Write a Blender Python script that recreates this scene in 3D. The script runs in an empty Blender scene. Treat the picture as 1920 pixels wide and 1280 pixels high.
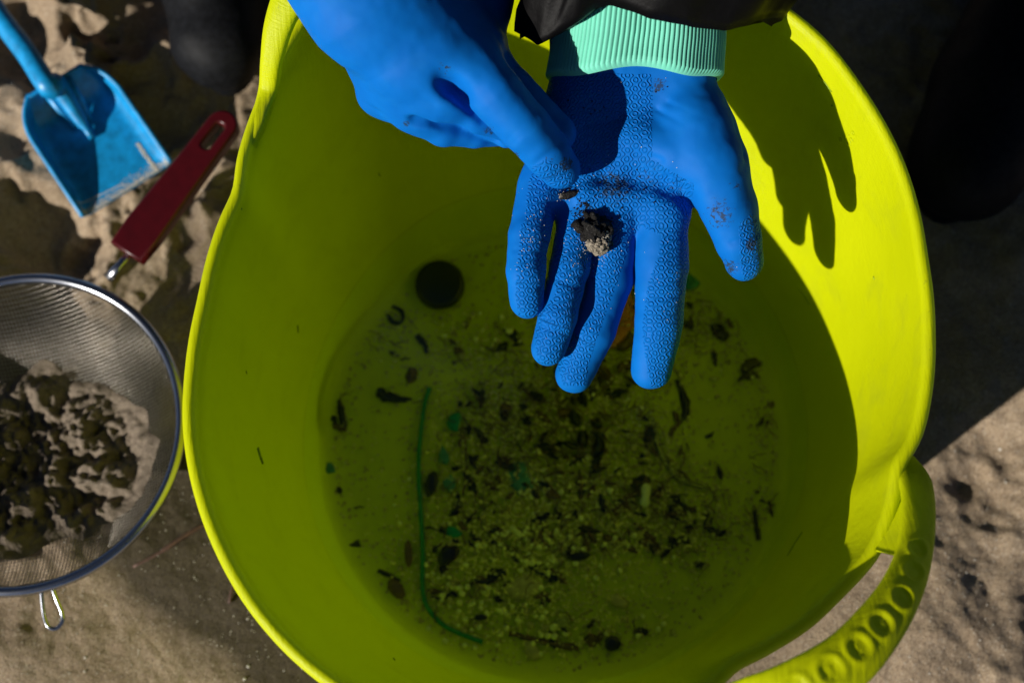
import bpy, bmesh, math, random
import numpy as np
from math import sin, cos, pi, radians, hypot, atan2
from mathutils import Matrix, Vector
random.seed(5); rng = np.random.default_rng(7)
S = bpy.context.scene
COL = S.collection

# ------------------------------------------------------------------ camera
F = 2667.0                       # focal length in pixels of the 1920 px photograph (50 mm lens)
TH = radians(17)
fw = np.array([0, sin(TH), -cos(TH)]); rt = np.array([1., 0, 0]); up = np.array([0, cos(TH), sin(TH)])
def ray(px, py): return (fw*F + rt*(px-960) - up*(py-640))/F
CAM = np.array([0, 0, .31]) - ray(1048, 640)*.85
def at(px, py, z):
    r = ray(px, py); return CAM + r*((z-CAM[2])/r[2])
cd = bpy.data.cameras.new('camera'); cam = bpy.data.objects.new('camera', cd); COL.objects.link(cam)
cam.matrix_world = Matrix(((rt[0], up[0], -fw[0], CAM[0]), (rt[1], up[1], -fw[1], CAM[1]), (rt[2], up[2], -fw[2], CAM[2]), (0, 0, 0, 1)))
cd.lens = 50; cd.sensor_width = 36; cd.clip_start = .05; cd.clip_end = 500
cd.dof.use_dof = True; cd.dof.focus_distance = .885; cd.dof.aperture_fstop = 5.0
S.camera = cam
# ------------------------------------------------------------------ light
SUN_EL, SUN_AZ = radians(23), radians(39)      # light travels towards +x +y
w = bpy.data.worlds.new('World'); S.world = w; w.use_nodes = True
nt = w.node_tree; bg = nt.nodes['Background']
sk = nt.nodes.new('ShaderNodeTexSky'); sk.sky_type = 'NISHITA'; sk.sun_disc = False
sk.sun_elevation = SUN_EL; sk.sun_rotation = math.atan2(-cos(SUN_AZ), -sin(SUN_AZ))
nt.links.new(sk.outputs[0], bg.inputs[0]); bg.inputs[1].default_value = .05; sk.dust_density = .1; sk.air_density = .45; sk.altitude = 2500
sl = bpy.data.lights.new('sun', 'SUN'); so = bpy.data.objects.new('sun', sl); COL.objects.link(so)
sl.energy = 5; sl.angle = radians(.5); sl.color = (1, .95, .87)
d = Vector((cos(SUN_EL)*cos(SUN_AZ), cos(SUN_EL)*sin(SUN_AZ), -sin(SUN_EL)))
so.rotation_euler = d.to_track_quat('-Z', 'Y').to_euler(); so.location = (-3, -3, 3)
S.view_settings.view_transform = 'Standard'; S.view_settings.look = 'None'
S.view_settings.gamma = 1; S.view_settings.use_curve_mapping = False; S.view_settings.exposure = .2
S.render.engine = 'CYCLES'
S.cycles.max_bounces = 12; S.cycles.transparent_max_bounces = 24

# ------------------------------------------------------------------ helpers
def tag(o, label=None, cat=None, group=None, kind=None):
    if label: o['label'] = label
    if cat: o['category'] = cat
    if group: o['group'] = group
    if kind: o['kind'] = kind
    return o
def mesh(verts, faces, name='m', smooth=True):
    m = bpy.data.meshes.new(name)
    m.from_pydata([tuple(v) for v in verts], [], [tuple(f) for f in faces]); m.update()
    if smooth: m.polygons.foreach_set('use_smooth', [True]*len(m.polygons))
    return m
def obj(name, m, mat=None, parent=None, mw=None):
    o = bpy.data.objects.new(name, m); COL.objects.link(o)
    if mat is not None and len(m.materials) == 0: m.materials.append(mat)
    if mw is not None: o.matrix_world = mw
    if parent is not None:
        o.parent = parent; o.matrix_parent_inverse = parent_world(parent).inverted()
    return o
def parent_world(p):
    m = p.matrix_basis.copy()
    q = p
    while q.parent is not None:
        m = q.parent.matrix_basis @ q.matrix_parent_inverse @ m if False else (q.parent.matrix_basis @ (q.matrix_parent_inverse @ m)); q = q.parent
    return m
def empty(name, loc, label=None, cat=None, group=None):
    o = bpy.data.objects.new(name, None); COL.objects.link(o); o.location = tuple(loc); o.empty_display_size = .02
    return tag(o, label, cat, group)
def grid_faces(nu, nv, cu=False, cv=False, base=0, flip=False):
    fs = []
    for i in range(nu if cu else nu-1):
        for j in range(nv if cv else nv-1):
            a = base+i*nv+j; b = base+((i+1) % nu)*nv+j; c = base+((i+1) % nu)*nv+(j+1) % nv; e = base+i*nv+(j+1) % nv
            fs.append((a, e, c, b) if flip else (a, b, c, e))
    return fs
def tube(pts, rad, n=8, caps=True, flat=1.0):
    pts = [np.array(p, float) for p in pts]; N = len(pts)
    if not hasattr(rad, '__len__'): rad = [rad]*N
    V = []; prev = None
    for i, p in enumerate(pts):
        t = pts[min(i+1, N-1)]-pts[max(i-1, 0)]; t = t/np.linalg.norm(t)
        if prev is None:
            a = np.array([0, 0, 1.]) if abs(t[2]) < .9 else np.array([1., 0, 0]); x = np.cross(t, a)
        else: x = prev-t*(prev@t)
        x /= np.linalg.norm(x); prev = x; y = np.cross(t, x)
        for k in range(n):
            an = 2*pi*k/n; V.append(p+x*rad[i]*cos(an)+y*rad[i]*flat*sin(an))
    Fc = grid_faces(N, n, cv=True)
    if caps:
        V.append(pts[0]); V.append(pts[-1]); c0 = N*n
        for k in range(n):
            Fc.append((c0, k, (k+1) % n)); Fc.append((c0+1, (N-1)*n+(k+1) % n, (N-1)*n+k))
    return V, Fc
def smoothline(pts, m=6):
    P = [np.array(p, float) for p in pts]; P = [2*P[0]-P[1]]+P+[2*P[-1]-P[-2]]; out = []
    for i in range(1, len(P)-2):
        for k in range(m):
            t = k/m; a, b, c, e = P[i-1], P[i], P[i+1], P[i+2]
            out.append(.5*((2*b)+(-a+c)*t+(2*a-5*b+4*c-e)*t*t+(-a+3*b-3*c+e)*t**3))
    out.append(P[-2]); return out
def join(*parts):
    V = []; Fc = []
    for v, f in parts:
        b = len(V); V += list(v); Fc += [tuple(i+b for i in q) for q in f]
    return V, Fc
# lattice noise
_T = rng.random(65536).astype(np.float32)
def vnoise(x, y, z=None, seed=0):
    if z is None: z = np.zeros_like(x)
    xi = np.floor(x).astype(np.int64); yi = np.floor(y).astype(np.int64); zi = np.floor(z).astype(np.int64)
    fx = x-xi; fy = y-yi; fz = z-zi
    fx = fx*fx*(3-2*fx); fy = fy*fy*(3-2*fy); fz = fz*fz*(3-2*fz)
    def h(a, b, c): return _T[((a*73856093) ^ (b*19349663) ^ (c*83492791) ^ (seed*2654435)) & 65535]
    r = 0
    for dx in (0, 1):
        for dy in (0, 1):
            for dz in (0, 1):
                r = r+h(xi+dx, yi+dy, zi+dz)*(fx if dx else 1-fx)*(fy if dy else 1-fy)*(fz if dz else 1-fz)
    return r-.5
def fbm(x, y, z=None, o=4, seed=0):
    r = 0; a = 1
    for k in range(o):
        r = r+a*vnoise(x*2**k, y*2**k, None if z is None else z*2**k, seed+k*7); a *= .5
    return r

# ------------------------------------------------------------------ materials
class NB:
    def __init__(s, name):
        s.m = bpy.data.materials.new(name); s.m.use_nodes = True; s.t = s.m.node_tree; s.n = s.t.nodes
        s.b = s.n['Principled BSDF']; s.out = s.n['Material Output']
    def new(s, t, **k):
        q = s.n.new('ShaderNode'+t)
        for a, v in k.items(): setattr(q, a, v)
        return q
    def link(s, a, b): s.t.links.new(a, b)
    def set(s, **k):
        for a, v in k.items(): s.b.inputs[a.replace('_', ' ')].default_value = v if not (isinstance(v, tuple) and len(v) == 3) else ((*v, 1) if 'Radius' not in a else v)
    def math(s, op, a, b=None, c=None, clamp=False):
        q = s.new('Math', operation=op); q.use_clamp = clamp
        for i, v in enumerate((a, b, c)):
            if v is None: continue
            if isinstance(v, (int, float)): q.inputs[i].default_value = v
            else: s.link(v, q.inputs[i])
        return q.outputs[0]
    def coord(s): return s.new('TexCoord').outputs['Object']
    def noise(s, scale, detail=4, rough=.55, vec=None, dist=0):
        q = s.new('TexNoise'); q.inputs['Scale'].default_value = scale; q.inputs['Detail'].default_value = detail
        q.inputs['Roughness'].default_value = rough; q.inputs['Distortion'].default_value = dist
        s.link(vec if vec is not None else s.coord(), q.inputs['Vector']); return q.outputs['Fac']
    def ramp(s, fac, stops):
        q = s.new('ValToRGB'); e = q.color_ramp.elements
        while len(e) < len(stops): e.new(.5)
        for i, (p, c) in enumerate(stops):
            e[i].position = p; e[i].color = (*c, 1) if len(c) == 3 else c
        s.link(fac, q.inputs[0]); return q.outputs[0]
    def mix(s, fac, a, b):
        q = s.new('Mix', data_type='RGBA')
        if isinstance(fac, (int, float)): q.inputs[0].default_value = fac
        else: s.link(fac, q.inputs[0])
        for v, k in ((a, 6), (b, 7)):
            if isinstance(v, tuple): q.inputs[k].default_value = (*v, 1)
            else: s.link(v, q.inputs[k])
        return q.outputs[2]
    def bump(s, h, strength=1, dist=.001, prev=None):
        q = s.new('Bump'); q.inputs['Strength'].default_value = strength; q.inputs['Distance'].default_value = dist
        s.link(h, q.inputs['Height'])
        if prev is not None: s.link(prev, q.inputs['Normal'])
        s.link(q.outputs[0], s.b.inputs['Normal']); return q.outputs[0]
    def attr(s, name):
        return s.new('Attribute', attribute_name=name)
def plain(name, col, rough=.5, metal=0, nscale=60, var=.25, bump=0, bscale=300, bd=.0003, spec=.5):
    b = NB(name); b.set(Roughness=rough, Metallic=metal, Specular_IOR_Level=spec)
    f = b.noise(nscale, 4)
    lo = tuple(c*(1-var) for c in col); hi = tuple(min(1, c*(1+var)) for c in col)
    b.link(b.ramp(f, [(.3, lo), (.7, hi)]), b.b.inputs['Base Color'])
    if bump: b.bump(b.noise(bscale, 3), bump, bd)
    return b.m

# bucket plastic: translucent lime, faint lathe lines, scuffs
def m_bucket():
    b = NB('lime_plastic'); co = b.coord()
    f = b.noise(9, 3)
    c = b.ramp(f, [(.3, (.62, .68, .001)), (.7, (.69, .74, .002))])
    mp = b.new('Mapping'); mp.inputs['Scale'].default_value = (60, 60, 900); b.link(co, mp.inputs['Vector'])
    sc = b.noise(1, 5, .7, mp.outputs[0])
    mp2 = b.new('Mapping'); mp2.inputs['Scale'].default_value = (500, 30, 60); mp2.inputs['Rotation'].default_value = (.6, .4, .7); b.link(co, mp2.inputs['Vector'])
    scr = b.noise(1, 3, .5, mp2.outputs[0])
    dirt = b.ramp(b.noise(220, 3, .6), [(.70, (0, 0, 0)), (.76, (1, 1, 1))])
    spz = b.new('SeparateXYZ'); b.link(co, spz.inputs[0])
    band = b.math('SUBTRACT', 1, b.math('DIVIDE', b.math('ABSOLUTE', b.math('SUBTRACT', spz.outputs[2], .0615)), .0016), clamp=True)
    band = b.math('MULTIPLY', band, b.noise(30, 3))
    film = b.math('MULTIPLY', b.ramp(b.noise(26, 5, .65, dist=.4), [(.52, (0, 0, 0)), (.72, (1, 1, 1))]), .16)
    q = b.mix(b.math('MAXIMUM', b.math('MULTIPLY', dirt, .4), b.math('MAXIMUM', b.math('MULTIPLY', band, .9), film)), c, (.22, .25, .03))
    b.link(q, b.b.inputs['Base Color'])
    b.set(Roughness=.42, Specular_IOR_Level=.22, Subsurface_Weight=.0)
    h = b.math('ADD', b.math('MULTIPLY', sc, .6), b.math('MULTIPLY', scr, .4))
    nrm = b.bump(h, .8, .0012)
    tr = b.new('BsdfTranslucent'); b.link(b.mix(1, q, (.62, .76, .001)), tr.inputs['Color']); b.link(nrm, tr.inputs['Normal'])
    mx = b.new('MixShader'); mx.inputs[0].default_value = .31
    b.link(b.b.outputs[0], mx.inputs[1]); b.link(tr.outputs[0], mx.inputs[2]); b.link(mx.outputs[0], b.out.inputs['Surface'])
    return b.m
def m_glove():
    b = NB('blue_rubber')
    a = b.attr('grip'); sp = b.new('SeparateXYZ'); b.link(a.outputs['Vector'], sp.inputs[0])
    X, Y, M = sp.outputs
    P = .0054
    wob = b.noise(45, 2); x = b.math('ADD', b.math('DIVIDE', X, P), b.math('MULTIPLY', b.math('SUBTRACT', wob, .5), .9)); y = b.math('ADD', b.math('DIVIDE', Y, P*.94), b.math('MULTIPLY', wob, .8))
    fx = b.math('FLOOR', x); par = b.math('COSINE', b.math('MULTIPLY', fx, pi))
    off = b.math('MULTIPLY', b.math('MULTIPLY', b.math('COSINE', b.math('MULTIPLY', y, 2*pi)), par), .17)
    dl = b.math('ABSOLUTE', b.math('SUBTRACT', b.math('SUBTRACT', b.math('FRACT', x), .5), off))
    line = b.math('SUBTRACT', 1, b.math('DIVIDE', dl, .15), clamp=True)
    rx = b.math('ROUND', x); dx = b.math('SUBTRACT', x, rx)
    odd = b.math('MULTIPLY', b.math('SUBTRACT', 1, b.math('COSINE', b.math('MULTIPLY', rx, pi))), .25)
    dy = b.math('SUBTRACT', b.math('FRACT', b.math('ADD', b.math('ADD', y, .5), odd)), .5)
    r = b.math('SQRT', b.math('ADD', b.math('MULTIPLY', dx, dx), b.math('MULTIPLY', dy, dy)))
    ring = b.math('SUBTRACT', 1, b.math('DIVIDE', b.math('ABSOLUTE', b.math('SUBTRACT', r, .25)), .13), clamp=True)
    wear = b.math('ADD', .45, b.math('MULTIPLY', b.noise(70, 3), 1.1))
    h = b.math('MULTIPLY', b.math('MULTIPLY', b.math('MAXIMUM', line, b.math('MULTIPLY', ring, .7)), wear), M)
    h = b.math('SMOOTH_MIN', h, .8, .2)
    n1 = b.bump(h, .9, .0009)
    b.bump(b.noise(1500, 2), .18, .0002, n1)
    dm = b.attr('dirt'); f = b.noise(420, 5, .7, dist=.6)
    thr = b.math('SUBTRACT', .96, b.math('MULTIPLY', dm.outputs['Fac'], .54))
    df = b.math('MULTIPLY', b.math('SUBTRACT', f, thr), 12, clamp=True)
    base = b.ramp(b.noise(35, 3), [(.3, (.001, .112, .44)), (.7, (.0015, .138, .51))])
    base = b.mix(b.math('MULTIPLY', b.ramp(b.noise(90, 5, .7), [(.5, (0, 0, 0)), (.75, (1, 1, 1))]), .15), base, (.01, .15, .34))
    b.link(b.mix(b.math('MULTIPLY', df, .85), base, (.02, .028, .03)), b.b.inputs['Base Color'])
    b.set(Roughness=.6, Specular_IOR_Level=.09)
    return b.m
def m_sand():
    b = NB('beach_sand'); co = b.coord()
    v = b.new('TexVoronoi'); v.inputs['Scale'].default_value = 900; b.link(co, v.inputs['Vector'])
    g = b.ramp(v.outputs['Color'], [(0, (.15, .105, .068)), (.35, (.30, .22, .142)), (.75, (.38, .29, .19)), (1, (.54, .46, .37))])
    lg = b.ramp(b.noise(14, 5, .6), [(.35, (.82, .80, .78)), (.65, (1, 1, 1))])
    mu = b.new('Mix', data_type='RGBA', blend_type='MULTIPLY'); mu.inputs[0].default_value = 1
    b.link(g, mu.inputs[6]); b.link(lg, mu.inputs[7])
    dm = b.attr('damp')  # mask of painted shade beside the tub and darkening under the strainer
    dark_fac = b.math('MULTIPLY', dm.outputs['Fac'], 1)
    mu2 = b.new('Mix', data_type='RGBA', blend_type='MULTIPLY'); b.link(dark_fac, mu2.inputs[0])
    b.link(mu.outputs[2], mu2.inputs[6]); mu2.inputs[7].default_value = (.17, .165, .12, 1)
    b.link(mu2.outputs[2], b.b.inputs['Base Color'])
    b.set(Roughness=.85)
    n1 = b.bump(b.noise(450, 3, .7), .8, .0010)
    b.bump(v.outputs['Distance'], .6, .0007, n1)
    return b.m
def m_water():
    b = NB('shallow_water')
    tr = b.new('BsdfTransparent'); tr.inputs[0].default_value = (.965, 1.0, .88, 1)
    gl = b.new('BsdfGlossy'); gl.inputs['Roughness'].default_value = .22
    fr = b.new('Fresnel'); fr.inputs[0].default_value = 1.33
    bm = b.new('Bump'); bm.inputs['Strength'].default_value = .1; bm.inputs['Distance'].default_value = .001
    b.link(b.noise(40, 2), bm.inputs['Height']); b.link(bm.outputs[0], gl.inputs['Normal'])
    mx = b.new('MixShader'); ge = b.new('NewGeometry'); b.link(b.math('MULTIPLY', fr.outputs[0], b.math('SUBTRACT', 1, ge.outputs['Backfacing'])), mx.inputs[0]); b.link(tr.outputs[0], mx.inputs[1]); b.link(gl.outputs[0], mx.inputs[2])
    b.link(mx.outputs[0], b.out.inputs['Surface']); return b.m
def m_clump(name, dark, light, sc=300, t=(.45, .62)):
    b = NB(name)
    f = b.noise(sc, 5, .7)
    g = b.new('TexVoronoi'); g.inputs['Scale'].default_value = 1100; b.link(b.coord(), g.inputs['Vector'])
    c = b.ramp(f, [(t[0], dark), (t[1], light)])
    sp = b.ramp(g.outputs['Color'], [(.80, (0, 0, 0)), (.9, (1, 1, 1))])
    b.link(b.mix(b.math('MULTIPLY', sp, .5), c, tuple(min(1, x*1.6+.05) for x in light)), b.b.inputs['Base Color'])
    b.set(Roughness=.6, Specular_IOR_Level=.2); b.bump(b.noise(600, 4, .7), .9, .0015); return b.m
def m_cloth(name, col, rough=.75, scale=1):
    b = NB(name)
    b.link(b.ramp(b.noise(40*scale, 4), [(.3, tuple(c*.7 for c in col)), (.7, tuple(c*1.3 for c in col))]), b.b.inputs['Base Color'])
    b.set(Roughness=rough, Specular_IOR_Level=.10)
    wv = b.new('TexWave'); wv.inputs['Scale'].default_value = 900*scale; b.link(b.coord(), wv.inputs['Vector'])
    n1 = b.bump(wv.outputs['Fac'], .15, .0002); b.bump(b.noise(60*scale, 4), .5, .002, n1); return b.m
M_BUCKET = m_bucket(); M_GLOVE = m_glove(); M_SAND = m_sand(); M_WATER = m_water()
M_MINT = plain('mint_rubber', (.17, .61, .45), .55, var=.06, spec=.15)
M_BLACKCLOTH = m_cloth('black_nylon', (.0022, .002, .0022), .5)
M_NAVY = m_cloth('dark_trousers', (.012, .016, .024), .8)
M_BOOT = plain('black_boot_rubber', (.006, .0065, .008), .6, nscale=200, var=.5, bump=.4, bscale=500, spec=.12)
M_WEED = plain('dark_seaweed', (.008, .009, .006), .35, nscale=300, var=.5, bump=.5, bscale=800)
M_WEED2 = plain('brown_seaweed', (.11, .065, .02), .45, nscale=300, var=.5, bump=.5, bscale=800)
M_TWIG = plain('twig_brown', (.09, .045, .03), .6, nscale=300, var=.4)
M_BLACKPL = plain('black_plastic', (.006, .007, .012), .35)
M_GREENPL = plain('green_plastic', (.0, .22, .10), .35, nscale=300, var=.3)
M_CORD = plain('green_cord_fibre', (.0, .20, .05), .45, nscale=500, var=.3)
M_TEAL = plain('teal_plastic', (.04, .20, .16), .45, nscale=200, var=.4)
M_ORANGE = plain('orange_plastic', (.45, .14, .03), .5, nscale=200, var=.2)
M_PALE = plain('pale_shell', (.38, .34, .13), .5, nscale=300, var=.3)
M_WHITE = plain('off_white_plastic', (.62, .66, .5), .4, nscale=300, var=.15)
M_PELLET = plain('plastic_pellet_clear', (.74, .76, .34), .3, nscale=300, var=.3)
M_GRASS = plain('dry_grass', (.26, .27, .06), .5, nscale=300, var=.3)
M_SILT = m_clump('silt_grains', (.10, .08, .025), (.55, .50, .16), 500, (.34, .54))
M_GRANULE = plain('yellow_granule', (.68, .66, .22), .5, nscale=220, var=.45)
M_GRAIN = plain('pale_sand_grain', (.62, .58, .5), .35, nscale=900, var=.4)
M_SHOVEL = plain('blue_toy_plastic', (.004, .25, .56), .4, nscale=120, var=.25, bump=.2)
M_RED = plain('red_handle_plastic', (.055, .001, .003), .35, nscale=120, var=.15, bump=.25, bscale=400)
M_STEEL = plain('polished_steel', (.42, .43, .46), .24, metal=1, nscale=80, var=.08, bump=.1, bscale=200)
M_WIRE = plain('mesh_wire_steel', (.34, .31, .27), .35, metal=1, nscale=200, var=.2)
M_SKIN = plain('skin', (.52, .31, .22), .5, var=.08)

# ------------------------------------------------------------------ sand ground
N = 760
t = np.linspace(-1, 1, N); a = .66
gx = a*t+60*np.sign(t)*np.abs(t)**15; gy = a*t+60*np.sign(t)*np.abs(t)**15
X, Y = np.meshgrid(gx-.02, gy+.02, indexing='ij')
fade = np.exp(-np.maximum(0, np.hypot(X, Y)-.9)**2/4)
Rb = np.hypot(X-.005, Y-.005)
away = np.clip((Rb-.20)/.10, 0, 1)
rugged = np.clip(.20+.45*np.clip((X-.1)*5, 0, 1)+1.3*np.clip((-X-.12)*2.2+(Y-.02)*2.0, 0, 1)+.55*np.clip((X-.28)*6, 0, 1), 0, 1.4)
Z = (.050*fbm(X*7, Y*7, seed=1, o=2)*rugged + .013*fbm(X*19, Y*19, seed=3, o=3)*rugged + .0028*fbm(X*70, Y*70, seed=5, o=3)*np.clip(rugged, .4, 1)+.0007*fbm(X*260, Y*260, seed=9, o=2))
Z = Z*away*fade
def crater(px, py, r, dep, el=1., ang=0):
    global Z
    c = at(px, py, 0); dx = X-c[0]; dy = Y-c[1]
    u = dx*cos(ang)+dy*sin(ang); v = (-dx*sin(ang)+dy*cos(ang))*el
    q = np.hypot(u, v)/r; q = q*(1+.5*fbm(X*50, Y*50, seed=11, o=3))
    Z = Z-dep*np.exp(-q**4)+dep*.35*np.exp(-(q-1.35)**2*6)
for c in [(1812, 900, .020, .003, 1.6, .5), (1850, 935, .026, .0035, 1.4, -.3),
          (60, 420, .045, .026, 1.2, .2), (30, 260, .018, .012, 1, 0), (150, 450, .02, .014, 1, 0), (340, 330, .03, .02, 1.5, .9), (250, 30, .05, .03, 1.4, .3), (60, 60, .05, .03, 1, 0), (420, 350, .018, .010, 1, 0), (340, 420, .015, .01, 1, 0), (10, 900, .05, .012, 1, 0), ]:
    crater(*c)
Z = np.where(Rb < .21, np.minimum(Z, -.002), Z)
m = bpy.data.meshes.new('sand'); nv = N*N
m.vertices.add(nv); co = np.stack([X, Y, Z], -1).reshape(-1, 3).astype(np.float32)
m.vertices.foreach_set('co', co.ravel())
i, j = np.meshgrid(np.arange(N-1), np.arange(N-1), indexing='ij'); q = (i*N+j).ravel()
qf = np.stack([q, q+N, q+N+1, q+1], -1).astype(np.int32)
m.loops.add(qf.size); m.loops.foreach_set('vertex_index', qf.ravel())
m.polygons.add(len(qf)); m.polygons.foreach_set('loop_start', np.arange(0, qf.size, 4)); m.polygons.foreach_set('loop_total', np.full(len(qf), 4))
m.update(calc_edges=True); m.polygons.foreach_set('use_smooth', np.ones(len(qf), bool))
# shade beside the tub, painted into the sand colour
def seg_d(px, py, ax, ay, bx, by):
    t_ = np.clip(((px-ax)*(bx-ax)+(py-ay)*(by-ay))/((bx-ax)**2+(by-ay)**2), 0, 1)
    return np.hypot(px-ax-t_*(bx-ax), py-ay-t_*(by-ay))
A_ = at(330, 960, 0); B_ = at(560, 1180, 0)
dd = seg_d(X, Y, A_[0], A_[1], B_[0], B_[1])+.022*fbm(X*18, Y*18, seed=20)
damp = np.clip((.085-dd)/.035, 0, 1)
C_ = at(60, 780, 0); damp = np.maximum(damp, .75*np.clip((.125-np.hypot(X-C_[0], Y-C_[1])+.02*fbm(X*15, Y*15, seed=22))/.03, 0, 1))  # same darkening applied to the sand under the strainer
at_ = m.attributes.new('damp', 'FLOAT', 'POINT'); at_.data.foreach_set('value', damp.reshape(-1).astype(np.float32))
def ground_z(x, y):
    i_ = int(np.argmin(abs(gx-.02-x))); j_ = int(np.argmin(abs(gy+.02-y))); return float(Z[i_, j_])
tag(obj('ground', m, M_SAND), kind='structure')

# ------------------------------------------------------------------ tub
ZR, ZF = .31, .010
rim_px = [(490,205),(420,400),(375,560),(350,700),(345,790),(360,900),(400,1020),(460,1130),(540,1225),(640,1305),(800,1370),(980,1390),(1150,1380),(1300,1320),(1440,1222),(1560,1115),(1640,1030),(1700,890),(1735,790),(1750,620),(1735,480),(1690,300),(1610,160),(1540,70),(1470,15),(1350,-60),(1200,-110),(1000,-130),(800,-110),(650,-50),(560,60)]
P = np.array([at(x, y, ZR) for x, y in rim_px]); ang = np.arctan2(P[:, 1], P[:, 0]); R = np.hypot(P[:, 0], P[:, 1]); o_ = np.argsort(ang); ang = ang[o_]; R = R[o_]
def _R0(a): return np.interp(a, ang, R, period=2*pi)
aa = np.linspace(-pi, pi, 721)[:-1]; rr = _R0(aa); ker = np.exp(-np.arange(-12, 13)**2/(2*4.5**2)); ker /= ker.sum()
rs = np.convolve(np.concatenate([rr[-12:], rr, rr[:12]]), ker, 'valid')
def RIM(a): return np.interp(a, aa, rs, period=2*pi)-.008
def adiff(a, b): return (a-b+pi) % (2*pi)-pi
H1, H2 = radians(-42), radians(133)      # handle directions
FC = (.006, .006); FR = .186
tub = empty('plastic_tub', (0, 0, 0), 'large lime green flexible plastic tub with two handles holding shallow water and beach litter', 'tub')
NA = 260
def wall_pt(a, s, off=0.):
    """s=0 floor edge, 1 rim; off outward (m)"""
    Rr = RIM(a); r0 = FR
    cx = FC[0]*(1-s); cy = FC[1]*(1-s)
    bulge = .004*sin(pi*s)
    r = r0+(Rr-r0)*s+bulge+off
    # soft creases running down from the handle ends
    for hc in (H1, H2):
        for sg in (-1, 1):
            dlt = adiff(a, hc+sg*radians(21)); r += -.0032*math.exp(-(dlt/radians(3.5))**2)*s*s
        dlt = adiff(a, hc); r += .004*math.exp(-(dlt/radians(13))**4)*max(0, s-.55)/.45
    return np.array([cx+r*cos(a), cy+r*sin(a), ZF+(ZR-ZF)*s])
V = []; rows = []
prof = []   # (kind, s, off, dz)
for s in np.linspace(0, 1, 26): prof.append((s, 0, 0))
# fillet at floor handled below; rolled rim bead
for k in range(9):
    th = pi*k/8.0+0
    prof.append((1, .0045-.0045*cos(th)-.000, .0055*sin(th)))
for k in range(1, 5): prof.append((1, .009-.0012*k, -.0045 - .0005*k))
for s in np.linspace(.955, 0, 20): prof.append((s, .0032, -.000))
nA = NA; verts = []
inner_floor = [.0, .5, .85, .94, .985]
for k in range(nA):
    a_ = -pi+2*pi*k/nA
    e0 = wall_pt(a_, 0)
    row = []
    for f_ in inner_floor: row.append(np.array([FC[0]+(e0[0]-FC[0])*f_*.985, FC[1]+(e0[1]-FC[1])*f_*.985, ZF+(.004*max(0, (f_-.9)/.1)**2)]))
    for (s, off, dz) in prof:
        p = wall_pt(a_, s, off)
        if s < .03 and off == 0: p[2] += .006
        row.append(p+np.array([0, 0, dz]))
    e1 = wall_pt(a_, 0, .003)
    row[-1][2] = ZF-.004
    for f_ in (.9, .5, 0): row.append(np.array([FC[0]+(e1[0]-FC[0])*f_, FC[1]+(e1[1]-FC[1])*f_, ZF-.005]))
    verts += row; nrow = len(row)
fs = grid_faces(nA, nrow, cu=True)
m = mesh(verts, fs, 'tub_shell')
bm_ = bmesh.new(); bm_.from_mesh(m); bmesh.ops.remove_doubles(bm_, verts=bm_.verts, dist=1e-6); bmesh.ops.recalc_face_normals(bm_, faces=bm_.faces); bm_.to_mesh(m); bm_.free()
m.polygons.foreach_set('use_smooth', [True]*len(m.polygons))
obj('shell', m, M_BUCKET, tub)

def handle(cl, wid, knobs):
    """cl: world points of the band's centre line; knobs: (point on the band, radius) of the moulded finger dimples"""
    c = smoothline(cl, 22); n = len(c); V = []; sec = 56
    wd = np.interp(np.linspace(0, 1, n), np.linspace(0, 1, len(wid)), wid)
    for i_ in range(n):
        t_ = c[min(i_+2, n-1)]-c[max(i_-2, 0)]; t_ /= np.linalg.norm(t_)
        side = np.cross(t_, (0, 0, 1)); side /= np.linalg.norm(side); u_ = np.cross(side, t_)
        for k in range(sec):
            th = 2*pi*k/sec; x = abs(cos(th))**.75*np.sign(cos(th)); y = abs(sin(th))**.75*np.sign(sin(th))
            p = c[i_]+side*x*wd[i_]+u_*y*.0055
            if y > 0:
                for kp, kr in knobs:
                    kr = kr*.82
                    q_ = hypot(p[0]-kp[0], p[1]-kp[1])/kr
                    if q_ < 2: p = p+u_*(.0008*math.exp(-((q_-1.1)/.28)**2)-.0012*math.exp(-(q_/.8)**4)+.0011*math.exp(-(q_/.42)**2))
            V.append(p)
    return V, grid_faces(n, sec, cv=True)
cl = [at(1696, 868, .300), at(1716, 905, .314), at(1722, 960, .330), at(1713, 1042, .345), at(1688, 1110, .358), at(1646, 1175, .366), at(1588, 1238, .372), at(1510, 1290, .374), at(1425, 1330, .368), at(1330, 1352, .345), at(1255, 1352, .316), at(1225, 1345, .298)]
v, f = handle(cl, [.007, .0095, .0095, .010, .0115, .0135, .0150, .0165, .018, .016, .011, .007], [(at(x, y, z), r_) for x, y, z, r_ in [(1716, 1030, .345, .0062), (1709, 1073, .352, .0066), (1688, 1120, .36, .0072), (1648, 1170, .366, .0078), (1606, 1214, .37, .0082), (1553, 1256, .373, .0085), (1492, 1294, .374, .0085), (1430, 1326, .37, .0085), (1365, 1345, .355, .008)]])
ho = obj('handle', mesh(v, f), M_BUCKET, tub)
cl = [at(470, 275, .308), at(484, 232, .310), at(503, 168, .312), at(510, 110, .330), at(522, 50, .344), at(545, -10, .355), at(575, -70, .362), at(630, -115, .362), at(690, -135, .345), at(735, -128, .320), at(760, -118, .298)]
v, f = handle(cl, [.003, .005, .006, .007, .009, .011, .013, .014, .013, .010, .007], [])
obj('handle', mesh(v, f), M_BUCKET, tub)
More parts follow.
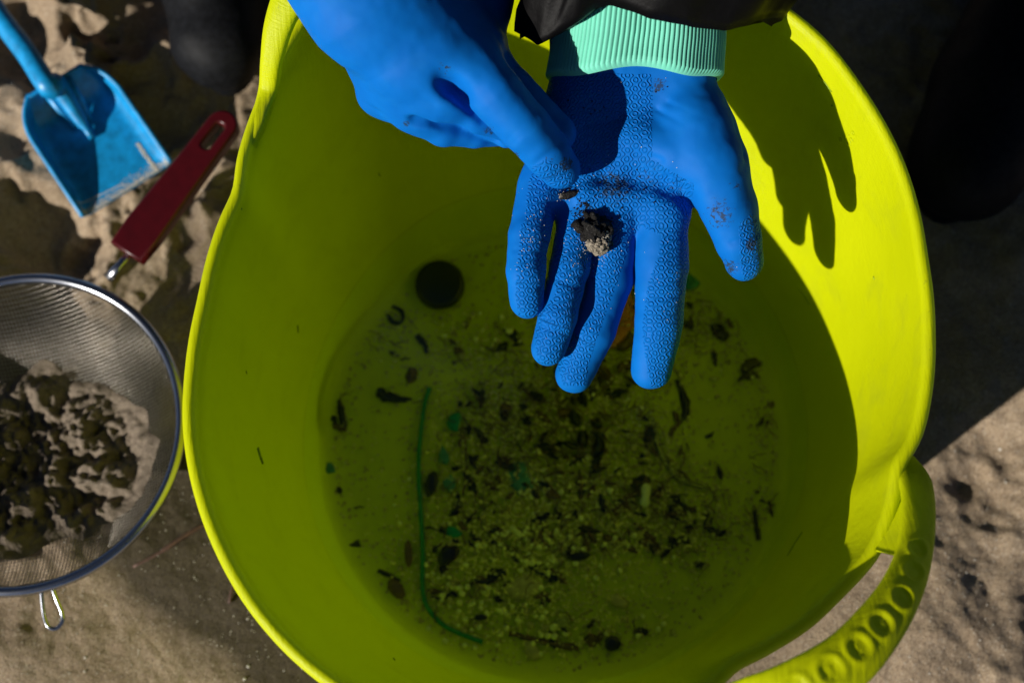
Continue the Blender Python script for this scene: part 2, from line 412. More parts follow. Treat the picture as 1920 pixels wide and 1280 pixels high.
# flared webs between wall and handle ends
def web(rim_pts, han_pts, th=.003):
    a_ = smoothline(rim_pts, 6); b_ = smoothline(han_pts, 6); n = min(len(a_), len(b_)); V = []
    for i_ in range(n):
        for k in range(6):
            q_ = k/5; V.append(a_[i_]*(1-q_)+b_[i_]*q_+np.array([0, 0, -.004*sin(pi*q_)]))
    base = len(V); V += [p-np.array([0, 0, th]) for p in V[:base]]
    Fc = grid_faces(n, 6)+grid_faces(n, 6, base=base, flip=True)
    for i_ in range(n-1):
        for e_ in (0, 5):
            a1 = i_*6+e_; b1 = (i_+1)*6+e_; Fc.append((a1, b1, b1+base, a1+base))
    for k in range(5):
        for e_ in (0, n-1):
            a1 = e_*6+k; Fc.append((a1, a1+1, a1+1+base, a1+base))
    return V, Fc
v, f = web([at(1686, 876, .308), at(1670, 925, .308), at(1649, 980, .309), at(1626, 1024, .310)], [at(1712, 880, .311), at(1722, 930, .324), at(1722, 985, .336), at(1705, 1044, .346)])
obj('handle_web', mesh(v, f), M_BUCKET, tub)
# small moulded size mark on the sunlit wall
def emboss(px, py, kind):
    c_ = None
    for s in np.linspace(.99, .3, 300):
        for _ in (0,):
            p0 = at(px, py, ZF+(ZR-ZF)*s); a_ = atan2(p0[1], p0[0]); q_ = wall_pt(a_, s)
            if hypot(p0[0], p0[1]) >= hypot(q_[0], q_[1]) and c_ is None: c_ = (a_, s)
        if c_: break
    a0, s0 = c_
    def W(u_, v_): return wall_pt(a0-u_/.23, s0+v_/.3, -.0002)
    out = []
    for ln in kind: out.append(tube([W(u_*.001, v_*.001) for u_, v_ in ln], .00035, 6))
    return join(*out)
circ = lambda cx, cy, r: [(cx+r*cos(t_), cy+r*sin(t_)) for t_ in np.linspace(0, 2*pi, 13)]
v, f = emboss(1592, 262, [[(-3, -4), (-1.5, 4)], [(3.5, 4), (.6, 4), (.3, .8), (2.2, 1), (3.4, -1), (2.2, -3.6), (0, -3.4)], circ(0, 9, 1.2), circ(-5, -8, 1.2)])
obj('embossed_mark', mesh(v, f), M_BUCKET, tub)

# scuffs and specks on the wall
def wall_marks(lines, rad):
    out = []
    for ln in lines:
        P_ = []
        for px, py in ln:
            for s in np.linspace(.995, .15, 400):
                p0 = at(px, py, ZF+(ZR-ZF)*s); a_ = atan2(p0[1], p0[0]); q_ = wall_pt(a_, s)
                if hypot(p0[0], p0[1]) >= hypot(q_[0], q_[1]): P_.append(wall_pt(a_, s, -.0002)); break
        out.append(tube(P_, rad, 5))
    return join(*out)
M_SCUFF = plain('dark_scuff', (.22, .32, .01), .6, nscale=500, var=.5)
for ln, rd in [([(483, 845), (487, 860), (492, 874)], .0012), ([(1500, 1010), (1486, 1030), (1470, 1055)], .0004), ([(1535, 140), (1548, 155), (1560, 172)], .0004), ([(553, 620), (554, 634)], .0006), ([(440, 385), (441, 389)], .0005), ([(1560, 196), (1562, 200)], .0006), ([(1500, 545), (1512, 560), (1520, 575)], .0003), ([(700, 330), (702, 336)], .0005), ([(1640, 520), (1641, 526)], .0004), ([(735, 1232), (737, 1236)], .0006), ([(460, 700), (461, 706)], .0004)]:
    v, f = wall_marks([ln], rd); obj('scuff_mark', mesh(v, f), M_SCUFF, tub)
# water
zw = .060; sw = (zw-ZF)/(ZR-ZF)
V = [np.array([FC[0], FC[1], zw])]; nn = 160
for k in range(nn):
    p = wall_pt(2*pi*k/nn-pi, sw, .0012); p[2] = zw; V.append(p)
wm = mesh(V, [(0, 1+k, 1+(k+1) % nn) for k in range(nn)], smooth=False)
tag(obj('water', wm, M_WATER), 'shallow clear sea water lying in the bottom of the lime tub', 'water', kind='structure')

# ------------------------------------------------------------------ SDF modelling
class SDF:
    def __init__(s, lo, hi, h):
        s.h = h; s.lo = np.array(lo, np.float32); n = ((np.array(hi)-s.lo)/h).astype(int)+1; s.n = n
        ax = [s.lo[k]+h*np.arange(n[k], dtype=np.float32) for k in range(3)]
        s.X, s.Y, s.Z = np.meshgrid(*ax, indexing='ij')
    def cone(s, a, b, ra, rb, fz=1.0):
        """capsule of varying radius, fz>1 flattens it along z"""
        ax, ay, az = a; bx, by, bz = b; az *= fz; bz *= fz; ZZ = s.Z*fz if fz != 1 else s.Z
        dx, dy, dz = bx-ax, by-ay, bz-az; L = dx*dx+dy*dy+dz*dz+1e-12
        t_ = np.clip(((s.X-ax)*dx+(s.Y-ay)*dy+(ZZ-az)*dz)/L, 0, 1)
        d_ = np.sqrt((s.X-ax-t_*dx)**2+(s.Y-ay-t_*dy)**2+(ZZ-az-t_*dz)**2)-(ra+t_*(rb-ra))
        return d_/max(1, fz*.6) if fz != 1 else d_
    def chain(s, P_, R_, fz=1.0, k=0):
        d_ = None
        for i_ in range(len(P_)-1):
            c = s.cone(P_[i_], P_[i_+1], R_[i_], R_[i_+1], fz); d_ = c if d_ is None else smin(d_, c, k)
        return d_
def smin(a, b, k):
    if k <= 0: return np.minimum(a, b)
    h = np.clip(.5+.5*(b-a)/k, 0, 1); return b*(1-h)+a*h-k*h*(1-h)
def nets(D, lo, h):
    """naive surface nets, vectorised"""
    n = D.shape; ins = D < 0
    c = np.zeros([k-1 for k in n], np.int8)
    for dx in (0, 1):
        for dy in (0, 1):
            for dz in (0, 1): c += ins[dx:n[0]-1+dx, dy:n[1]-1+dy, dz:n[2]-1+dz]
    act = (c > 0) & (c < 8); idx = -np.ones(act.shape, np.int64); I = np.argwhere(act); idx[tuple(I.T)] = np.arange(len(I))
    acc = np.zeros((len(I), 3)); cnt = np.zeros(len(I))
    cor = [(x, y, z) for x in (0, 1) for y in (0, 1) for z in (0, 1)]
    for p in cor:
        for ax in range(3):
            if p[ax]: continue
            q_ = list(p); q_[ax] = 1
            d0 = D[I[:, 0]+p[0], I[:, 1]+p[1], I[:, 2]+p[2]]; d1 = D[I[:, 0]+q_[0], I[:, 1]+q_[1], I[:, 2]+q_[2]]
            mm = (d0 < 0) != (d1 < 0); t_ = np.where(mm, d0/np.where(mm, d0-d1, 1), 0)
            pos = np.repeat(np.array([p], float), len(I), 0); pos[:, ax] += t_
            acc[mm] += pos[mm]; cnt[mm] += 1
    V_ = (I+acc/cnt[:, None])*h+lo
    Fa = []
    for ax in range(3):
        b_, c_ = [(1, 2), (2, 0), (0, 1)][ax]
        sl0 = [slice(1, k-1) for k in n]; sl0[ax] = slice(0, n[ax]-1); sl1 = list(sl0); sl1[ax] = slice(1, n[ax])
        a0 = ins[tuple(sl0)]; a1 = ins[tuple(sl1)]; E = np.argwhere(a0 != a1); s_ = a0[tuple(E.T)]
        off = np.array([1, 1, 1]); off[ax] = 0; E = E+off
        def cell(db, dc):
            q_ = E.copy(); q_[:, b_] -= db; q_[:, c_] -= dc; return idx[q_[:, 0], q_[:, 1], q_[:, 2]]
        Q = np.stack([cell(1, 1), cell(0, 1), cell(0, 0), cell(1, 0)], -1); Q[~s_] = Q[~s_][:, ::-1]; Fa.append(Q)
    return V_, np.concatenate(Fa)
def np_mesh(V_, Q, name='n'):
    m_ = bpy.data.meshes.new(name); m_.vertices.add(len(V_)); m_.vertices.foreach_set('co', np.asarray(V_, np.float32).ravel())
    k = Q.shape[1]; m_.loops.add(Q.size); m_.loops.foreach_set('vertex_index', Q.astype(np.int32).ravel())
    m_.polygons.add(len(Q)); m_.polygons.foreach_set('loop_start', np.arange(0, Q.size, k)); m_.polygons.foreach_set('loop_total', np.full(len(Q), k))
    m_.update(calc_edges=True); m_.validate(); m_.polygons.foreach_set('use_smooth', np.ones(len(m_.polygons), bool)); return m_
def relax(V_, Q, it=2):
    a_ = np.concatenate([Q[:, [0, 1]], Q[:, [1, 2]], Q[:, [2, 3]], Q[:, [3, 0]]]); a_ = np.concatenate([a_, a_[:, ::-1]])
    cn = np.bincount(a_[:, 0], minlength=len(V_))
    for k in range(it):
        for f_ in (.5, -.52):
            s_ = np.stack([np.bincount(a_[:, 0], weights=V_[a_[:, 1], c], minlength=len(V_)) for c in range(3)], -1)/cn[:, None]
            V_ = V_+f_*(s_-V_)
    return V_
def inpoly(px, py, poly):
    r = np.zeros(len(px), bool); n = len(poly)
    for i_ in range(n):
        x0, y0 = poly[i_]; x1, y1 = poly[(i_+1) % n]
        if y0 == y1: continue
        r ^= ((y0 > py) != (y1 > py)) & (px < (x1-x0)*(py-y0)/(y1-y0)+x0)
    return r
# view-aligned frame used for laying out both hands (origin between them)
DP = .895
FRM = Matrix(((rt[0], up[0], -fw[0], 0), (rt[1], up[1], -fw[1], 0), (rt[2], up[2], -fw[2], 0), (0, 0, 0, 1)))
ORG = CAM+fw*DP
FRM.translation = Vector(ORG)
def L(px, py, w_): return ((px-960)/F*(DP-w_), -(py-640)/F*(DP-w_), w_)
def rp(r, w_=0.): return r/F*(DP-w_)
def to_px(V_):
    dd_ = DP-V_[:, 2]; return 960+V_[:, 0]/dd_*F, 640-V_[:, 1]/dd_*F
def Lw(px, py, w_): return ORG+rt*L(px, py, w_)[0]+up*L(px, py, w_)[1]-fw*w_
def groove(s, D, line, depth, width, fz=1):
    """press a crease into the surface that faces the camera"""
    for a_, b_ in zip(line[:-1], line[1:]):
        c = s.cone(L(*a_), L(*b_), 0, 0, fz); D = D+depth*np.exp(-(c/width)**2)
    return D

def build_glove(name, lo, hi, fingers, palm, kf, grooves, polys, dirts, h=.00105, wr=.0009, seed=1, parent=None, label=None):
    s = SDF(lo, hi, h)
    pd = None
    for P_, fz, k in palm:
        c = s.chain([L(*p[:3]) for p in P_], [rp(p[3], p[2]) for p in P_], fz, .004); pd = c if pd is None else smin(pd, c, k)
    D = pd.copy(); fd = []
    for P_ in fingers:
        c = s.chain([L(*p[:3]) for p in P_], [rp(p[3], p[2]) for p in P_], 1.0, .002); fd.append(P_); D = np.minimum(D, smin(pd, c, kf))
    for g in grooves: D = groove(s, D, *g)
    D = D+wr*1.4*fbm(s.X*55, s.Y*55, s.Z*55, o=3, seed=seed)
    V_, Q = nets(D, s.lo, h); V_ = relax(V_, Q, 3)
    m_ = np_mesh(V_, Q, name)
    nrm = np.empty(len(V_)*3, np.float32); m_.vertices.foreach_get('normal', nrm); nrm = nrm.reshape(-1, 3)
    px, py = to_px(V_)
    # finger-aligned coordinates for the moulded grip relief
    uu = V_[:, 0].copy(); vv = V_[:, 1].copy(); best = np.full(len(V_), .004)
    for P_ in fd:
        for p, q_ in zip(P_[:-1], P_[1:]):
            a_ = np.array(L(*p[:3])); b_ = np.array(L(*q_[:3])); d_ = b_-a_; Ln = np.linalg.norm(d_); d_ /= Ln
            tt = (V_-a_)@d_; ds = np.linalg.norm(V_-a_-np.clip(tt, 0, Ln)[:, None]*d_, axis=1)-rp(p[3]); 
            sd = np.cross(d_, (0, 0, 1)); sd /= np.linalg.norm(sd)
            mm = (ds < best) & (tt > .25*Ln if p is P_[0] else tt > -1)
            best = np.where(mm, ds, best); uu = np.where(mm, ((V_-a_)@sd)*-1+a_[0], uu); vv = np.where(mm, -tt+a_[1], vv)
    mask = np.zeros(len(V_), np.float32)
    for pl in polys: mask = np.maximum(mask, inpoly(px, py, pl).astype(np.float32))
    mask *= np.clip((nrm[:, 2]-.12)/.15, 0, 1)
    g_ = m_.attributes.new('grip', 'FLOAT_VECTOR', 'POINT'); g_.data.foreach_set('vector', np.stack([uu, vv, mask], -1).astype(np.float32).ravel())
    dt = np.zeros(len(V_), np.float32)
    for (x, y, r_, st) in dirts: dt = np.maximum(dt, st*np.exp(-((px-x)**2+(py-y)**2)/(r_*r_)))
    g_ = m_.attributes.new('dirt', 'FLOAT', 'POINT'); g_.data.foreach_set('value', np.clip(dt+.2, 0, 1).astype(np.float32))
    o = obj(name, m_, M_GLOVE, parent, FRM.copy())
    if label: o['label'] = label
    return o, V_, nrm, px, py

person = empty('person', (0, .55, 0), 'person in black jacket and blue rubber gloves poking at a clump in the open palm', 'person')
# open palm (fingers hanging towards the water)
fA = [
    [(1012, 350, .004, 42), (992, 440, .013, 39), (986, 510, .017, 36), (988, 566, .013, 32)],
    [(1086, 410, -.001, 38), (1068, 500, .005, 38), (1046, 590, .007, 36), (1028, 652, .001, 33)],
    [(1152, 420, -.003, 46), (1142, 520, -.007, 45), (1112, 620, -.010, 42), (1077, 702, -.017, 36)],
    [(1240, 400, .000, 51), (1240, 500, -.002, 49), (1236, 600, -.005, 45), (1222, 692, -.014, 38)],
    [(1300, 230, .008, 66), (1333, 300, .013, 64), (1366, 390, .012, 54), (1384, 450, .008, 44), (1395, 488, .002, 37)]]
pA = [([(1080, 60, .012, 50), (1080, 170, .004, 50), (1050, 240, .004, 52), (1020, 350, .004, 42)], 1, .01),
      ([(1130, 60, .012, 52), (1130, 170, .0, 50), (1086, 400, -.003, 42)], 1, .012),
      ([(1185, 60, .012, 52), (1185, 170, .0, 50), (1152, 410, -.005, 44)], 1, .012),
      ([(1240, 60, .012, 55), (1240, 170, .0, 55), (1240, 400, -.002, 48)], 1, .012),
      ([(1290, 60, .012, 50), (1288, 160, .004, 52), (1312, 250, .010, 66), (1338, 310, .012, 60)], 1, .012),
      ([(1195, 262, .010, 34), (1265, 292, .014, 38), (1330, 320, .012, 46)], 1, .012),
      ([(1105, 366, .006, 24), (1190, 366, .003, 30), (1250, 395, .002, 36)], 1, .010)]
grA = [([(1075, 338, .019), (1130, 330, .018), (1190, 336, .018), (1245, 348, .020), (1290, 372, .018)], .0028, .0055, .4),
       ([(1140, 300, .018), (1190, 292, .02), (1240, 300, .022)], .0014, .003),
       ([(1370, 190, .018), (1388, 240, .02), (1392, 290, .02), (1382, 320, .024)], .0018, .004),
       ([(1020, 392, .014), (1045, 405, .012), (1075, 388, .012)], .0016, .004),
       ([(1200, 430, .012), (1215, 410, .012)], .0016, .005)]
for a_, b_ in [((1205, 556), (1275, 548)), ((1208, 563), (1268, 556)), ((1195, 655), (1255, 650)), ((1092, 570), (1150, 590)), ((1065, 655), (1110, 672)), ((1030, 520), (1085, 540)), ((1012, 612), (1060, 625)), ((965, 470), (1020, 478)), ((965, 535), (1012, 540)), ((1340, 392), (1400, 372)), ((1343, 402), (1398, 384)), ((1370, 455), (1420, 440)), ((1095, 235), (1160, 225)), ((1230, 205), (1290, 250)), ((1250, 195), (1310, 232))]:
    grA.append(([(a_[0], a_[1], .016), (b_[0], b_[1], .016)], .0008, .0016, .15))
polyA = [[(1010, 140), (1222, 140), (1222, 300), (1300, 345), (1300, 420), (1240, 440), (1200, 425), (1184, 454), (1110, 500), (1101, 487), (1062, 425), (1085, 385), (1072, 366), (1046, 362), (1030, 380), (1044, 400), (1040, 420), (984, 420), (990, 345), (1000, 320)],
         [(978, 420), (1042, 418), (1040, 470), (1020, 560), (1016, 596), (972, 592), (967, 551), (969, 501)],
         [(1062, 422), (1101, 487), (1092, 560), (1070, 620), (1060, 684), (1010, 680), (1003, 641), (1011, 594), (1042, 551), (1038, 472)],
         [(1101, 487), (1184, 454), (1166, 501), (1148, 551), (1130, 602), (1115, 645), (1101, 688), (1098, 722), (1055, 722), (1046, 681), (1069, 641), (1101, 605), (1119, 566), (1112, 530)],
         [(1241, 440), (1300, 420), (1300, 600), (1262, 728), (1220, 724), (1209, 659), (1205, 616), (1209, 580), (1216, 530), (1234, 480)],
         [(1386, 420), (1412, 400), (1430, 430), (1430, 528), (1395, 528), (1388, 480)]]
dirtA = [(1350, 400, 45, .75), (1150, 350, 55, .80), (1220, 340, 50, .6), (1410, 458, 20, .9), (1370, 500, 26, .8), (1235, 160, 22, .85), (1130, 200, 40, .6), (1265, 350, 30, .6), (1100, 400, 40, .7), (1380, 350, 25, .6), (1245, 600, 22, .6), (1070, 600, 18, .6)]
gA, VA, NAr, pxA, pyA = build_glove('glove', (-.008, -.048, -.036), (.172, .20, .046), fA, pA, .006, grA, polyA, dirtA, seed=3, parent=person, label='blue rubber glove on the open upturned palm with embossed grip pattern')
# pointing hand
fB = [
    [(880, 118, .050, 58), (930, 176, .052, 52), (985, 240, .046, 48), (1028, 290, .036, 44), (1051, 316, .029, 39)],
    [(838, 168, .038, 52), (890, 212, .032, 42), (945, 240, .020, 36), (985, 240, .006, 30)],
    [(782, 205, .026, 42), (832, 238, .020, 36), (890, 246, .012, 31), (940, 248, .004, 26)],
    [(712, 178, .016, 40), (760, 205, .008, 32), (810, 226, -.002, 26)],
    [(900, 110, .016, 46), (960, 170, .022, 42), (1012, 222, .027, 38), (1045, 250, .028, 36)]]
pB = [([(570, -205, .060, 142), (705, 0, .058, 136), (770, 85, .050, 108)], 1.25, .02), ([(850, -180, .010, 118), (882, 0, .006, 82), (908, 80, .010, 44)], 1, .012),
      ([(770, 20, .044, 90), (880, 130, .050, 58)], 1, .02), ([(760, 20, .042, 90), (835, 172, .040, 56)], 1, .02),
      ([(745, 20, .034, 90), (782, 200, .027, 46)], 1, .02), ([(700, 20, .030, 80), (716, 165, .020, 46)], 1, .02),
      ([(840, 40, .03, 62), (885, 90, .03, 54), (905, 120, .024, 46)], 1, .015)]
grB = [([(832, 155, .060), (848, 165, .058), (866, 180, .054)], .0062, .0056, .25), ([(866, 180, .052), (905, 222, .044)], .004, .0035),
       ([(782, 226, .042), (822, 224, .038), (872, 240, .032), (930, 262, .022)], .0065, .0042),
       ([(668, 196, .03), (705, 214, .03)], .002, .003)]
for a_, b_ in [((905, 150), (945, 190)), ((915, 215), (965, 170)), ((955, 262), (1005, 222)), ((962, 270), (1010, 232)), ((1005, 305), (1050, 272)), ((870, 120), (905, 105)), ((700, 90), (760, 60)), ((740, 40), (830, 20)), ((790, 185), (815, 200))]:
    grB.append(([(a_[0], a_[1], .05), (b_[0], b_[1], .05)], .0007, .0018, .15))
polyB = [[(990, 318), (1020, 300), (1056, 312), (1075, 330), (1065, 360), (1030, 356)]]
dirtB = [(1062, 308, 20, 1.), (1030, 300, 30, .55), (835, 130, 30, .6), (965, 292, 12, .9), (762, 232, 9, 1.), (915, 245, 16, .8), (1060, 260, 20, .5), (860, 190, 20, .4)]
gB, VB, NBr, pxB, pyB = build_glove('glove', (-.170, .085, -.035), (.052, .285, .130), fB, pB, .006, grB, polyB, dirtB, h=.0012, seed=8, parent=person, label='blue rubber glove on the pointing hand with index finger extended')

# ribbed mint cuff rolled back round the wrist
rows = [(1186, 156, .92, .90), (1184, 152, .975, .97), (1184, 146, 1.0, 1.0), (1185, 138, .995, 1), (1187, 120, .985, .99), (1190, 95, .975, .98), (1192, 70, .965, .97), (1194, 46, .96, .96), (1196, 28, .94, .94), (1196, 24, .88, .88), (1196, 34, .82, .84)]
nc = 1100; V = []; nr = len(rows)
for k in range(nc):
    th = 2*pi*k/nc; rib = abs(sin(th*54))**.7
    for ri, (cx, cy, sx, sy) in enumerate(rows):
        amp = 0 if ri < 2 or ri > 8 else .0011
        wv = .0015*sin(3*th+1)+.001*sin(7*th)
        hw, hd = .0545*sx+(rib-.5)*amp+wv, .0375*sy+(rib-.5)*amp+wv
        c = L(cx, cy, 0)
        x = c[0]+hw*cos(th); y = c[1]+.004*cos(th+.3)*0+.0016*sin(5*th+.6*ri*.1)+.0045*(sin(th)*.5-.5)*-1*.6 - .002*cos(2*th); z = .004+.10*max(0, (160-cy))/F*.9*2+hd*sin(th)
        V.append(ORG+rt*x+up*y-fw*z)
cuff = obj('glove_cuff', mesh(V, grid_faces(nc, nr, cu=True)), M_MINT, gA); cuff['label'] = 'mint green ribbed rolled glove cuff'

# sleeve over the cuff
ex = np.array([930, 970, 1005, 1030, 1070, 1100, 1130, 1170, 1200, 1280, 1345, 1380, 1400, 1458, 1500]); ey = 14+np.array([30, 45, 90, 80, 62, 38, 32, 45, 58, 71, 75, 62, 52, 28, 0])
V = []; nc = 220; ts = [-.10, -.06, 0, .012, .03, .06, .1, .15, .22, .3, .4, .5, .62, .75, .88, 1.0]; nr = len(ts)
sh = np.array([.19, .46, .72])
for k in range(nc):
    th = 2*pi*k/nc; cc, ss = cos(th), sin(th)
    for t_ in ts:
        tt = max(t_, 0); shrink = 1 if t_ >= 0 else 1+t_*3
        puff = 1+.10*sin(min(1, tt*9)*pi*.5) - .25*tt
        hw = .080*puff*shrink*(1-.12*tt); hd = .056*puff*shrink
        px_ = 1216+245*cc; yb = np.interp(px_, ex, ey) if ss > -.2 else 30
        c0 = Lw(1216, yb if ss > -.2 else 30, .012); c1 = sh
        base = c0+(c1-c0)*tt
        rx = rt*hw*cc; rz = (-fw)*hd*ss
        fold = .005*sin(9*th+14*tt)*min(1, tt*8+.35)+.010*float(fbm(np.array(cc*2.2+5), np.array(ss*2.2+5), np.array(tt*9.), o=3, seed=31))
        rad = rt*cc+(-fw)*ss
        if t_ < 0: base = base+up*(-t_*.12)
        V.append(base+rx+rz+rad*fold)
slv = obj('sleeve', mesh(V, grid_faces(nc, nr, cu=True)), M_BLACKCLOTH, person)
# other sleeve, over the gauntlet, above the picture
V, f = tube([Lw(700, -150, .045), Lw(690, -260, .05), np.array([-.17, .33, .52]), np.array([-.19, .46, .72])], [.078, .080, .075, .085], 28)
obj('sleeve', mesh(V, f), M_BLACKCLOTH, person)

def world_sdf(name, chains, lo, hi, h, mat, parent, k=.03, noise_amp=.0, nf=10, label=None, it=2):
    s = SDF(lo, hi, h); D = None
    for ch in chains:
        c = s.chain([p[:3] for p in ch], [p[3] for p in ch], 1, .01); D = c if D is None else smin(D, c, k)
    if noise_amp: D = D+noise_amp*fbm(s.X*nf, s.Y*nf, s.Z*nf, o=3, seed=4)
    V_, Q = nets(D, s.lo, h); V_ = relax(V_, Q, it); o = obj(name, np_mesh(V_, Q, name), mat, parent)
    if label: o['label'] = label
    return o
world_sdf('jacket', [[(0, .86, .40, .15), (0, .74, .58, .16), (0, .56, .72, .14), (0, .48, .77, .07)], [(-.1, .52, .73, .10), (-.19, .46, .72, .085)], [(.1, .52, .73, .10), (.19, .46, .72, .085)], [(0, .47, .82, .115), (0, .42, .90, .12)]], (-.4, .2, .2), (.4, 1.05, 1.1), .009, M_BLACKCLOTH, person, .05, .02, 9)  # unseen torso and head, leaned over the tub to block sky light
world_sdf('face', [[(0, .42, .79, .055), (0, .355, .865, .085)], [(0, .275, .845, .012), (0, .262, .82, .016)], [(-.032, .285, .865, .012), (-.032, .283, .865, .012)], [(.032, .285, .865, .012), (.032, .283, .865, .012)], [(-.02, .31, .785, .012), (.02, .31, .785, .012)]], (-.12, .22, .7), (.12, .52, 1.0), .004, M_SKIN, person, .012)
lb = at(412, 78, .05); rb = at(1815, 300, .06)
world_sdf('trousers', [[(0, .86, .30, .16), (0, .85, .36, .16)],
    [(-.10, .80, .30, .11), (-.34, .47, .50, .08)], [(-.34, .47, .50, .07), (lb[0]-.02, lb[1]+.17, .18, .058)],
    [(.10, .80, .30, .11), (.44, .44, .50, .08)], [(.44, .44, .50, .07), (rb[0]+.07, rb[1]+.15, .17, .062)]], (-.5, .2, .05), (.62, 1.1, .65), .009, M_NAVY, person, .03, .016, 14)
def boot(c, dirv, sc, lab):
    dx, dy = dirv; n_ = math.hypot(dx, dy); dx /= n_; dy /= n_
    g = .004
    def q_(u_, v_, z_, r_): return (c[0]+dx*u_*sc-dy*v_*sc, c[1]+dy*u_*sc+dx*v_*sc, z_*sc+g, r_*sc)
    lo = (c[0]-.26, c[1]-.16, -.02); hi = (c[0]+.26, c[1]+.36, .30)
    b = world_sdf('boot', [[q_(0, 0, .045, .040), q_(.05, 0, .052, .043), q_(.12, 0, .07, .043), q_(.19, 0, .062, .04)], [q_(.17, 0, .07, .045), q_(.19, 0, .20, .055)]], lo, hi, .0045, M_BOOT, person, .02, .004, 30, lab)
    V = []; ol = []
    for k in range(40):
        th = 2*pi*k/40; u_ = .100-.130*cos(th); v_ = .040*sin(th)*(1+.12*cos(th)); ol.append((u_, v_))
    for z_, s_ in ((.0, .96), (.004, 1), (.018, 1.0), (.022, .94)):
        for u_, v_ in ol: p = q_(.095+(u_-.095)*s_, v_*s_, z_, 0); V.append(p[:3])
    f_ = []
    for r_ in range(3):
        for k in range(40): f_.append((r_*40+k, r_*40+(k+1) % 40, (r_+1)*40+(k+1) % 40, (r_+1)*40+k))
    f_.append(tuple(range(39, -1, -1))); f_.append(tuple(range(120, 160)))
    obj('sole', mesh(V, f_), M_BOOT, b)
boot(lb, (-.12, 1), 1.0, 'dark boot left of the tub')
boot(rb, (.45, .9), 1.25, 'dark boot in the shade right of the tub')

# ------------------------------------------------------------------ clump in the palm and grains on the gloves
def surf_at(px, py, P_x, P_y, V_, Nr):
    d_ = (P_x-px)**2+(P_y-py)**2-1e5*(Nr[:, 2] < .05); d_ = np.where(Nr[:, 2] > .05, (P_x-px)**2+(P_y-py)**2 - V_[:, 2]*200, 1e9)
    i_ = int(np.argmin(d_)); v_ = V_[i_]; n_ = Nr[i_]
    return ORG+rt*v_[0]+up*v_[1]-fw*v_[2], rt*n_[0]+up*n_[1]-fw*n_[2]
def ico(sub=2):
    bm = bmesh.new(); bmesh.ops.create_icosphere(bm, subdivisions=sub, radius=1); V_ = np.array([v.co[:] for v in bm.verts]); f_ = [tuple(v.index for v in q.verts) for q in bm.faces]; bm.free(); return V_, f_
I4, I4f = ico(5); I2, I2f = ico(2); I1, I1f = ico(1)
def blob(c, sx, sy, sz, amp, fr, seed=0, base=(I4, I4f), rot=0.):
    B, f_ = base; n_ = fbm(B[:, 0]*fr+9, B[:, 1]*fr+9, B[:, 2]*fr+9, o=4, seed=seed); r = 1+amp*n_
    Q = B*r[:, None]*np.array([sx, sy, sz]); x = Q[:, 0]*cos(rot)-Q[:, 1]*sin(rot); y = Q[:, 0]*sin(rot)+Q[:, 1]*cos(rot)
    return [c+rt*x_+up*y_-fw*z_ for x_, y_, z_ in zip(x, y, Q[:, 2])], f_
M_SPEC = m_clump('dark_wet_crust', (.004, .004, .004), (.012, .010, .008), 900, (.4, .62))
M_SPEC2 = m_clump('sandy_crust', (.10, .085, .06), (.36, .31, .24), 1200, (.4, .6))
pc, ncv = surf_at(1108, 432, pxA, pyA, VA, NAr)
cl_ = empty('sandy_clump', pc, 'small black tarry clump crusted with pale sand lying on the open blue palm', 'clump')
v, f = join(blob(pc+ncv*.004, .0095, .0112, .0078, .65, 2.6, 3, rot=.5), blob(pc+up*.012-rt*.006+ncv*.001, .003, .006, .002, 1.2, 3, 5, (I2, I2f), rot=.4), blob(pc-rt*.009+up*.002+ncv*.003, .005, .004, .004, 1.2, 3, 6, (I2, I2f)))
obj('crust', mesh(v, f, smooth=True), M_SPEC, cl_)
v, f = blob(pc-up*.0085+rt*.001+ncv*.0055, .0066, .0062, .0052, .45, 4, 8, rot=-.4)
o = obj('sand_cap', mesh(v, f), M_SPEC2, cl_); o['label'] = 'pale sandy end'
# crumbs (nobody could count them)
def grains(items, name, mat, label, cat, B=(I1, I1f)):
    parts = []
    for c, r in items:
        parts.append(([c+b*r*np.array([1, random.uniform(.6, 1), random.uniform(.6, 1)]) for b in B[0]], B[1]))
    v, f = join(*parts); return tag(obj(name, mesh(v, f, smooth=False), mat), label, cat, kind='stuff')
O1 = np.array([(1, 0, 0), (-1, 0, 0), (0, 1, 0), (0, -1, 0), (0, 0, 1), (0, 0, -1)], float)
O1f = [(0, 2, 4), (2, 1, 4), (1, 3, 4), (3, 0, 4), (2, 0, 5), (1, 2, 5), (3, 1, 5), (0, 3, 5)]
wh = []
for (x, y, s_, n_) in [(985, 450, 8, 16), (990, 455, 14, 10), (1000, 405, 16, 9), (1010, 400, 30, 10), (1110, 478, 22, 45), (1090, 425, 18, 18), (1128, 462, 14, 25), (1055, 366, 6, 26), (1020, 620, 60, 5), (1100, 480, 90, 14), (1230, 500, 60, 12), (1180, 200, 60, 6), (1370, 480, 30, 2), (970, 500, 14, 8), (1075, 360, 7, 14), (1270, 560, 30, 8), (1200, 350, 50, 10)]:
    for _ in range(n_):
        x_ = random.gauss(x, s_); y_ = random.gauss(y, s_)
        p, n2 = surf_at(x_, y_, pxA, pyA, VA, NAr)
        if hypot(to_px(np.array([[(p-ORG)@rt, (p-ORG)@up, -(p-ORG)@fw]]))[0][0]-x_, 0) < 4: wh.append((p+n2*.0002+(np.array([0, 0, 0]) if abs(x-1105) > 30 or abs(y-455) > 30 else n2*.0), random.uniform(.0002, .00042)))
for _ in range(420):   # sand stuck over the clump
    th = random.uniform(0, 2*pi); r_ = random.random()**.5
    c = pc+ncv*(.0105-.006*r_*r_)+rt*(.0090*r_*cos(th)+.001)+up*(.0105*r_*sin(th)-.003)
    wh.append((c, random.uniform(.0002, .0005)))
